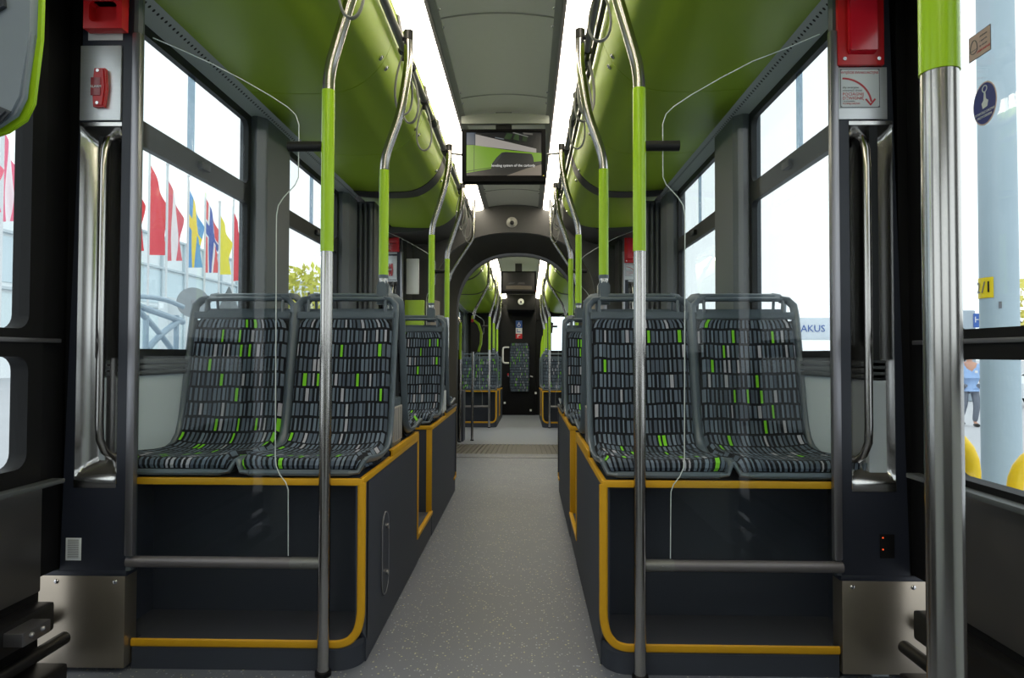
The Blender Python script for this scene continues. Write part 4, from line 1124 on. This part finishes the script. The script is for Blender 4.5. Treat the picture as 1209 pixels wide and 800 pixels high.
# tree and street lamp behind the second left window
def tree(p,h,r,label,col,n=900):
    t=thing('tree',label,'tree',(p.x,p.y,GZ))
    b=MB(); b.tube([(p.x,p.y,GZ),(p.x+.1,p.y,GZ+h*.5),(p.x,p.y+.1,GZ+h*.8)],[.22,.16,.07],10)
    for k in range(6):
        a=k*1.05; b.tube([(p.x+.1,p.y,GZ+h*.45+k*.12),(p.x+math.cos(a)*r*.6,p.y+math.sin(a)*r*.6,GZ+h*.75)],[.08,.03],6)
    obj('trunk',b,mat('bark',srgb(90,76,60),.9),t)
    b=MB()
    for k in range(n):
        while True:
            v=Vector((random.uniform(-1,1),random.uniform(-1,1),random.uniform(-1,1)))
            if .3<v.length<1 and random.random()<v.length: break
        c=Vector((p.x,p.y,GZ+h*.72))+Vector((v.x*r,v.y*r,v.z*h*.32)); s2=random.uniform(.14,.28)
        u=Vector((random.gauss(0,1),random.gauss(0,1),random.gauss(0,1))).normalized(); w=u.orthogonal().normalized()
        b.face([b.bm.verts.new(c+u*s2),b.bm.verts.new(c+w*s2*.5),b.bm.verts.new(c-u*s2),b.bm.verts.new(c-w*s2*.5)])
    obj('crown',b,mat('leaves %d'%col[0],srgb(*col),.8,noise=.25,nscale=2),t)
p=at(364,352,X=-12); tree(p,at(364,318,X=-12).z-GZ,2.6,'yellow-green tree beyond the second left window',(206,206,96))
p=at(342,300,X=-11); q=at(337,304,X=-11)
t=thing('street_lamp','slim grey street lamp beyond the second left window','lamp',(q.x,q.y,GZ))
b=MB(); b.tube([(q.x,q.y,GZ),(q.x,q.y,q.z)],.07,10); b.tube([(q.x,q.y,q.z-.1),(q.x+.1,q.y-1.2,q.z+.25)],.04,8); obj('mast',b,mat('lamp grey',srgb(160,166,170),.5),t)
b=MB(); b.box(q.x,q.x+.2,q.y-1.7,q.y-1.1,q.z+.2,q.z+.32,.03); obj('head',b,mat('lamp head',srgb(120,124,128),.5),t)
# right side: concrete mast, yellow hoops, walker, sign, car
p=at(1180,380,Y=5.1)
t=thing('concrete_mast','thick pale blue-grey mast with yellow plate outside the right door','pole',(p.x,p.y,GZ))
b=MB(); b.tube([(p.x,p.y,GZ),(p.x,p.y,7.5)],[.130,.115],32); obj('shaft',b,mat('blue-grey mast paint',srgb(172,190,200),.6,noise=.05,nscale=6),t)
def onmast(px,py,off=.168): 
    q=at(px,py,Y=5.1); return q
q0=onmast(1157,328); q1=onmast(1175,352)
d=(Vector((CAM.x,CAM.y,0))-Vector((p.x,p.y,0))).normalized(); ang=math.atan2(d.y,d.x)
def mastpt(a,z,r=.124): return (p.x+r*math.cos(a),p.y+r*math.sin(a),z)
def arcplate(a0,a1,z0,z1,r,m,nm):
    b=MB(); b.grid(lambda u,v:mastpt(a0+(a1-a0)*u,z0+(z1-z0)*v,r),10,1); b.grid(lambda u,v:mastpt(a0+(a1-a0)*u,z0+(z1-z0)*v,r+.002),10,1,flip=True)
    return obj(nm,b,m,t)
arcplate(ang-1.5,ang-.25,q1.z,q0.z,.129,mat('yellow plate',srgb(232,205,20),.5),'number_plate')
zc=(q0.z+q1.z)/2
def mt(a,z,r=.134):
    c=Vector(mastpt(a,z,r)); n_=Vector((math.cos(a),math.sin(a),0)); xx=Vector((-math.sin(a),math.cos(a),0)); 
    return Matrix(((xx.x,0,n_.x,c.x),(xx.y,0,n_.y,c.y),(0,1,0,c.z),(0,0,0,1)))
text('lettering','2',.12,mt(ang-1.25,zc),'labelgrey',t,.001)
text('lettering','/',.12,mt(ang-.80,zc),'labelgrey',t,.001)
text('lettering','1',.12,mt(ang-.50,zc),'rubber',t,.001)
arcplate(ang-.02,ang+.12,at(1180,365,Y=5.1).z,at(1180,357,Y=5.1).z,.128,'labelgrey','small_plate')
for k,(px,py,w,l) in enumerate(((1112,503,.085,'left of the pale mast'),(1233,526,.085,'right of the pale mast'))):
    q=at(px,py,Y=3.6); zt=q.z-.04
    t2=thing('yellow_hoop','yellow tubular hoop guard %s outside right door'%l,'barrier',(q.x,q.y,GZ),group='yellow hoop guards by the mast')
    b=MB(); pts=[(q.x-.16,q.y,GZ),(q.x-.16,q.y,zt-.22)]+[(q.x-.16*math.cos(a)+.0,q.y,zt-.2+.2*math.sin(a)) for a in [k2/10*PI for k2 in range(11)]]+[(q.x+.16,q.y,zt-.22),(q.x+.16,q.y,GZ)]
    b.tube(pts,.038,12); obj('tube',b,mat('yellow hoop paint',srgb(240,200,20),.4),t2)
# signs on the right horizon
p=at(1147,376,Y=24)
t=thing('kiosk','grey kiosk with blue panel behind the man on the right','kiosk',(p.x,p.y,GZ))
zt=at(1147,366,Y=24).z
b=MB(); b.box(p.x-.62,p.x+.15,p.y,p.y+.8,GZ,zt,.05); obj('body',b,mat('kiosk grey',srgb(160,172,182),.6),t)
b=MB(); b.box(p.x+.06,p.x+.30,p.y-.03,p.y+.3,zt-.62,zt-.12); obj('blue_panel',b,'blue',t)
text('lettering','H',.3,facing('y',(p.x+.18,p.y-.05,zt-.35)),'labelwhite',t)
p=at(957,388,Y=30); 
t=thing('billboard','pale board with blue AKUS lettering through the near right window','sign',(p.x,p.y,GZ))
b=MB(); b.box(p.x-.9,p.x+1.2,p.y,p.y+.1,p.z-.5,p.z+.5,.02); obj('board',b,mat('board white',srgb(226,232,240),.6),t)
text('lettering','AKUS',.44,facing('y',(p.x+.1,p.y-.02,p.z)),'blue',t,.005)
b=MB(); b.tube([(p.x-.7,p.y+.05,GZ),(p.x-.7,p.y+.05,p.z-.5)],.05,8); b.tube([(p.x+1,p.y+.05,GZ),(p.x+1,p.y+.05,p.z-.5)],.05,8); obj('post',b,'alu',t)
p=at(1215,352,Y=30); tree(p,at(1215,330,Y=30).z-GZ,1.8,'pale tree beyond the mast at the right picture edge',(206,196,96),400)
# car
p=at(1222,478,Y=21)
def car(px,py,label):
    t=thing('car',label,'car',(px,py,GZ))
    prof=[(-2.1,.30),(-2.12,.75),(-1.95,.98),(-1.55,1.02),(-1.15,1.42),(.35,1.46),(.95,1.02),(1.85,.88),(2.1,.70),(2.1,.30)]
    b=MB(); b.prism([(px+a,GZ+z) for a,z in prof],'y',py-.85,py+.85,.06); obj('body',b,mat('white car paint',srgb(222,226,232),.2,coat=.8),t)
    b=MB(); b.prism([(px-1.42,GZ+1.04),(px-1.12,GZ+1.36),(px+.32,GZ+1.40),(px+.80,GZ+1.04)],'y',py-.86,py+.86); obj('side_windows',b,mat('car glass',srgb(70,84,110),.1),t)
    for sx in (-1.35,1.35):
        for sy in (-.86,.86):
            b=MB(); b.cyl((px+sx,py+sy-.1*(1 if sy>0 else 0),GZ+.32),.32,(0,1,0),.1,20); w=obj('wheel',b,'rubber',t)
            b=MB(); b.cyl((px+sx,py+sy-.105*(1 if sy>0 else .05),GZ+.32),.19,(0,1,0),.112,12); obj('rim',b,'alu',w)
    b=MB(); b.box(px-2.14,px-2.0,py-.84,py-.55,GZ+.70,GZ+.86,.02); obj('tail_light',b,'red',t)
    b=MB(); b.box(px-2.14,px-2.0,py+.55,py+.84,GZ+.70,GZ+.86,.02); obj('tail_light',b,'red',t)
car(p.x+1.9,21,'white car with red tail light behind the mast, right edge')
# walking man
def skin_chain(bm_pts,edges,radii,name,m,parent,sub=2,root=0):
    me=bpy.data.meshes.new(name); me.from_pydata([tuple(p) for p in bm_pts],edges,[]); me.materials.append(m)
    o=bpy.data.objects.new(name,me); COL.objects.link(o)
    md=o.modifiers.new('s','SKIN'); md.use_smooth_shade=True
    for i,v in enumerate(me.skin_vertices[0].data):
        r=radii[i]; v.radius=(r,r) if not isinstance(r,tuple) else r; v.use_root=(i==root)
    sb=o.modifiers.new('u','SUBSURF'); sb.levels=sub; sb.render_levels=sub
    dg=bpy.context.evaluated_depsgraph_get(); nm=bpy.data.meshes.new_from_object(o.evaluated_get(dg))
    bpy.data.objects.remove(o)
    for p_ in nm.polygons:p_.use_smooth=True
    o=bpy.data.objects.new(name,nm); COL.objects.link(o); o.parent=parent; return o
g=at(1145,503,Z=GZ)
t=thing('person','person in light blue short-sleeved shirt and grey trousers walking outside','person',(g.x,g.y,GZ),rz=math.radians(-8))
sk=mat('skin',srgb(196,150,128),.6); shirt=mat('light blue shirt',srgb(150,180,222),.8); trou=mat('grey trousers',srgb(112,118,130),.8); hair=mat('grey hair',srgb(120,112,108),.9)
V=[(0,0,.95),(0,0,1.12),(0,0,1.32),(0,0,1.44),(0,-.01,1.50),(0,-.02,1.60),(0,-.02,1.68),
   (.10,0,.90),(.11,-.10,.50),(.10,-.02,.09),(.10,-.16,.04),
   (-.10,0,.90),(-.10,.02,.50),(-.10,.22,.13),(-.10,.10,.05),
   (.19,0,1.40),(.25,.04,1.13),(.25,-.06,.90),(.25,-.09,.82),
   (-.19,0,1.40),(-.25,-.02,1.13),(-.24,-.16,.93),(-.24,-.20,.86)]
E_=[(0,1),(1,2),(2,3),(3,4),(4,5),(5,6),(0,7),(7,8),(8,9),(9,10),(0,11),(11,12),(12,13),(13,14),(3,15),(15,16),(16,17),(17,18),(3,19),(19,20),(20,21),(21,22)]
Rr=[.13,.125,.14,.10,.052,.085,.07,.085,.058,.036,.035,.085,.058,.036,.035,.062,.042,.030,.034,.062,.042,.030,.034]
# fingers
for (bx_,by_,bz_) in ((.25,-.09,.82),(-.24,-.20,.86)):
    bi=18 if bx_>0 else 22
    for k in range(5):
        dx=(k-2)*.016
        if k==4: tip=(bx_,by_-.045,bz_-.03); mid=(bx_,by_-.03,bz_-.01)
        else: mid=(bx_,by_-.025+(k*.016),bz_-.045); tip=(bx_-.01*(1 if bx_>0 else -1),by_-.03+(k*.016),bz_-.085+abs(k-1.5)*.006)
        n0=len(V); V+= [mid,tip]; E_+=[(bi,n0),(n0,n0+1)]; Rr+=[.010,.008]
skin_chain(V,E_,Rr,'body',sk,t,1)
skin_chain([(0,0,.97),(0,0,1.12),(0,0,1.32),(0,0,1.45),(.20,0,1.40),(.25,.03,1.20),(-.20,0,1.40),(-.25,-.015,1.20),(0,0,.88)],[(0,1),(1,2),(2,3),(2,4),(4,5),(2,6),(6,7),(0,8)],[.155,.155,.165,.08,.078,.062,.078,.062,.15],'shirt',shirt,t,1)
skin_chain([(0,0,.95),(.105,0,.88),(.11,-.10,.50),(.10,-.02,.10),(-.105,0,.88),(-.10,.02,.50),(-.10,.21,.14)],[(0,1),(1,2),(2,3),(0,4),(4,5),(5,6)],[.135,.105,.078,.060,.105,.078,.060],'trousers',trou,t,1)
for xx,yy,zz in ((.10,-.10,.04),(-.10,.14,.06)):
    b=MB(); b.ball((xx,yy,zz),.06,12,(.8,2.2,.7)); obj('shoe',b,'black',t,world=False)
b=MB(); b.ball((0,.005,1.665),.092,14,(.95,1.05,.9)); obj('hair',b,hair,t,world=False)
b=MB(); b.ball((0,-.115,1.60),.014,8); obj('nose',b,sk,t,world=False)
for xx in (-.09,.09):
    b=MB(); b.ball((xx,-.01,1.60),.02,8,(.4,1,1.3)); obj('ear',b,sk,t,world=False)
for xx in (-.03,.03):
    b=MB(); b.ball((xx,-.098,1.63),.009,8); obj('eye',b,'black',t,world=False)
b=MB(); b.box(-.02,.02,-.106,-.098,1.562,1.569); obj('mouth',b,mat('lips',srgb(150,80,76),.6),t,world=False)
b=MB(); b.box(.04,.10,-.175,-.168,1.24,1.30); obj('badge',b,'white',t,world=False)
# ================================================================== LIGHT
w=bpy.data.worlds.new('World'); scene.world=w; w.use_nodes=True
nt=w.node_tree; bg=nt.nodes['Background']; bg.inputs[0].default_value=(.93,.97,1,1); bg.inputs[1].default_value=1.75
vs=scene.view_settings; scene.display_settings.display_device='sRGB'
vs.view_transform='Standard'; vs.look='None'; vs.exposure=.06; vs.gamma=1; vs.use_curve_mapping=False
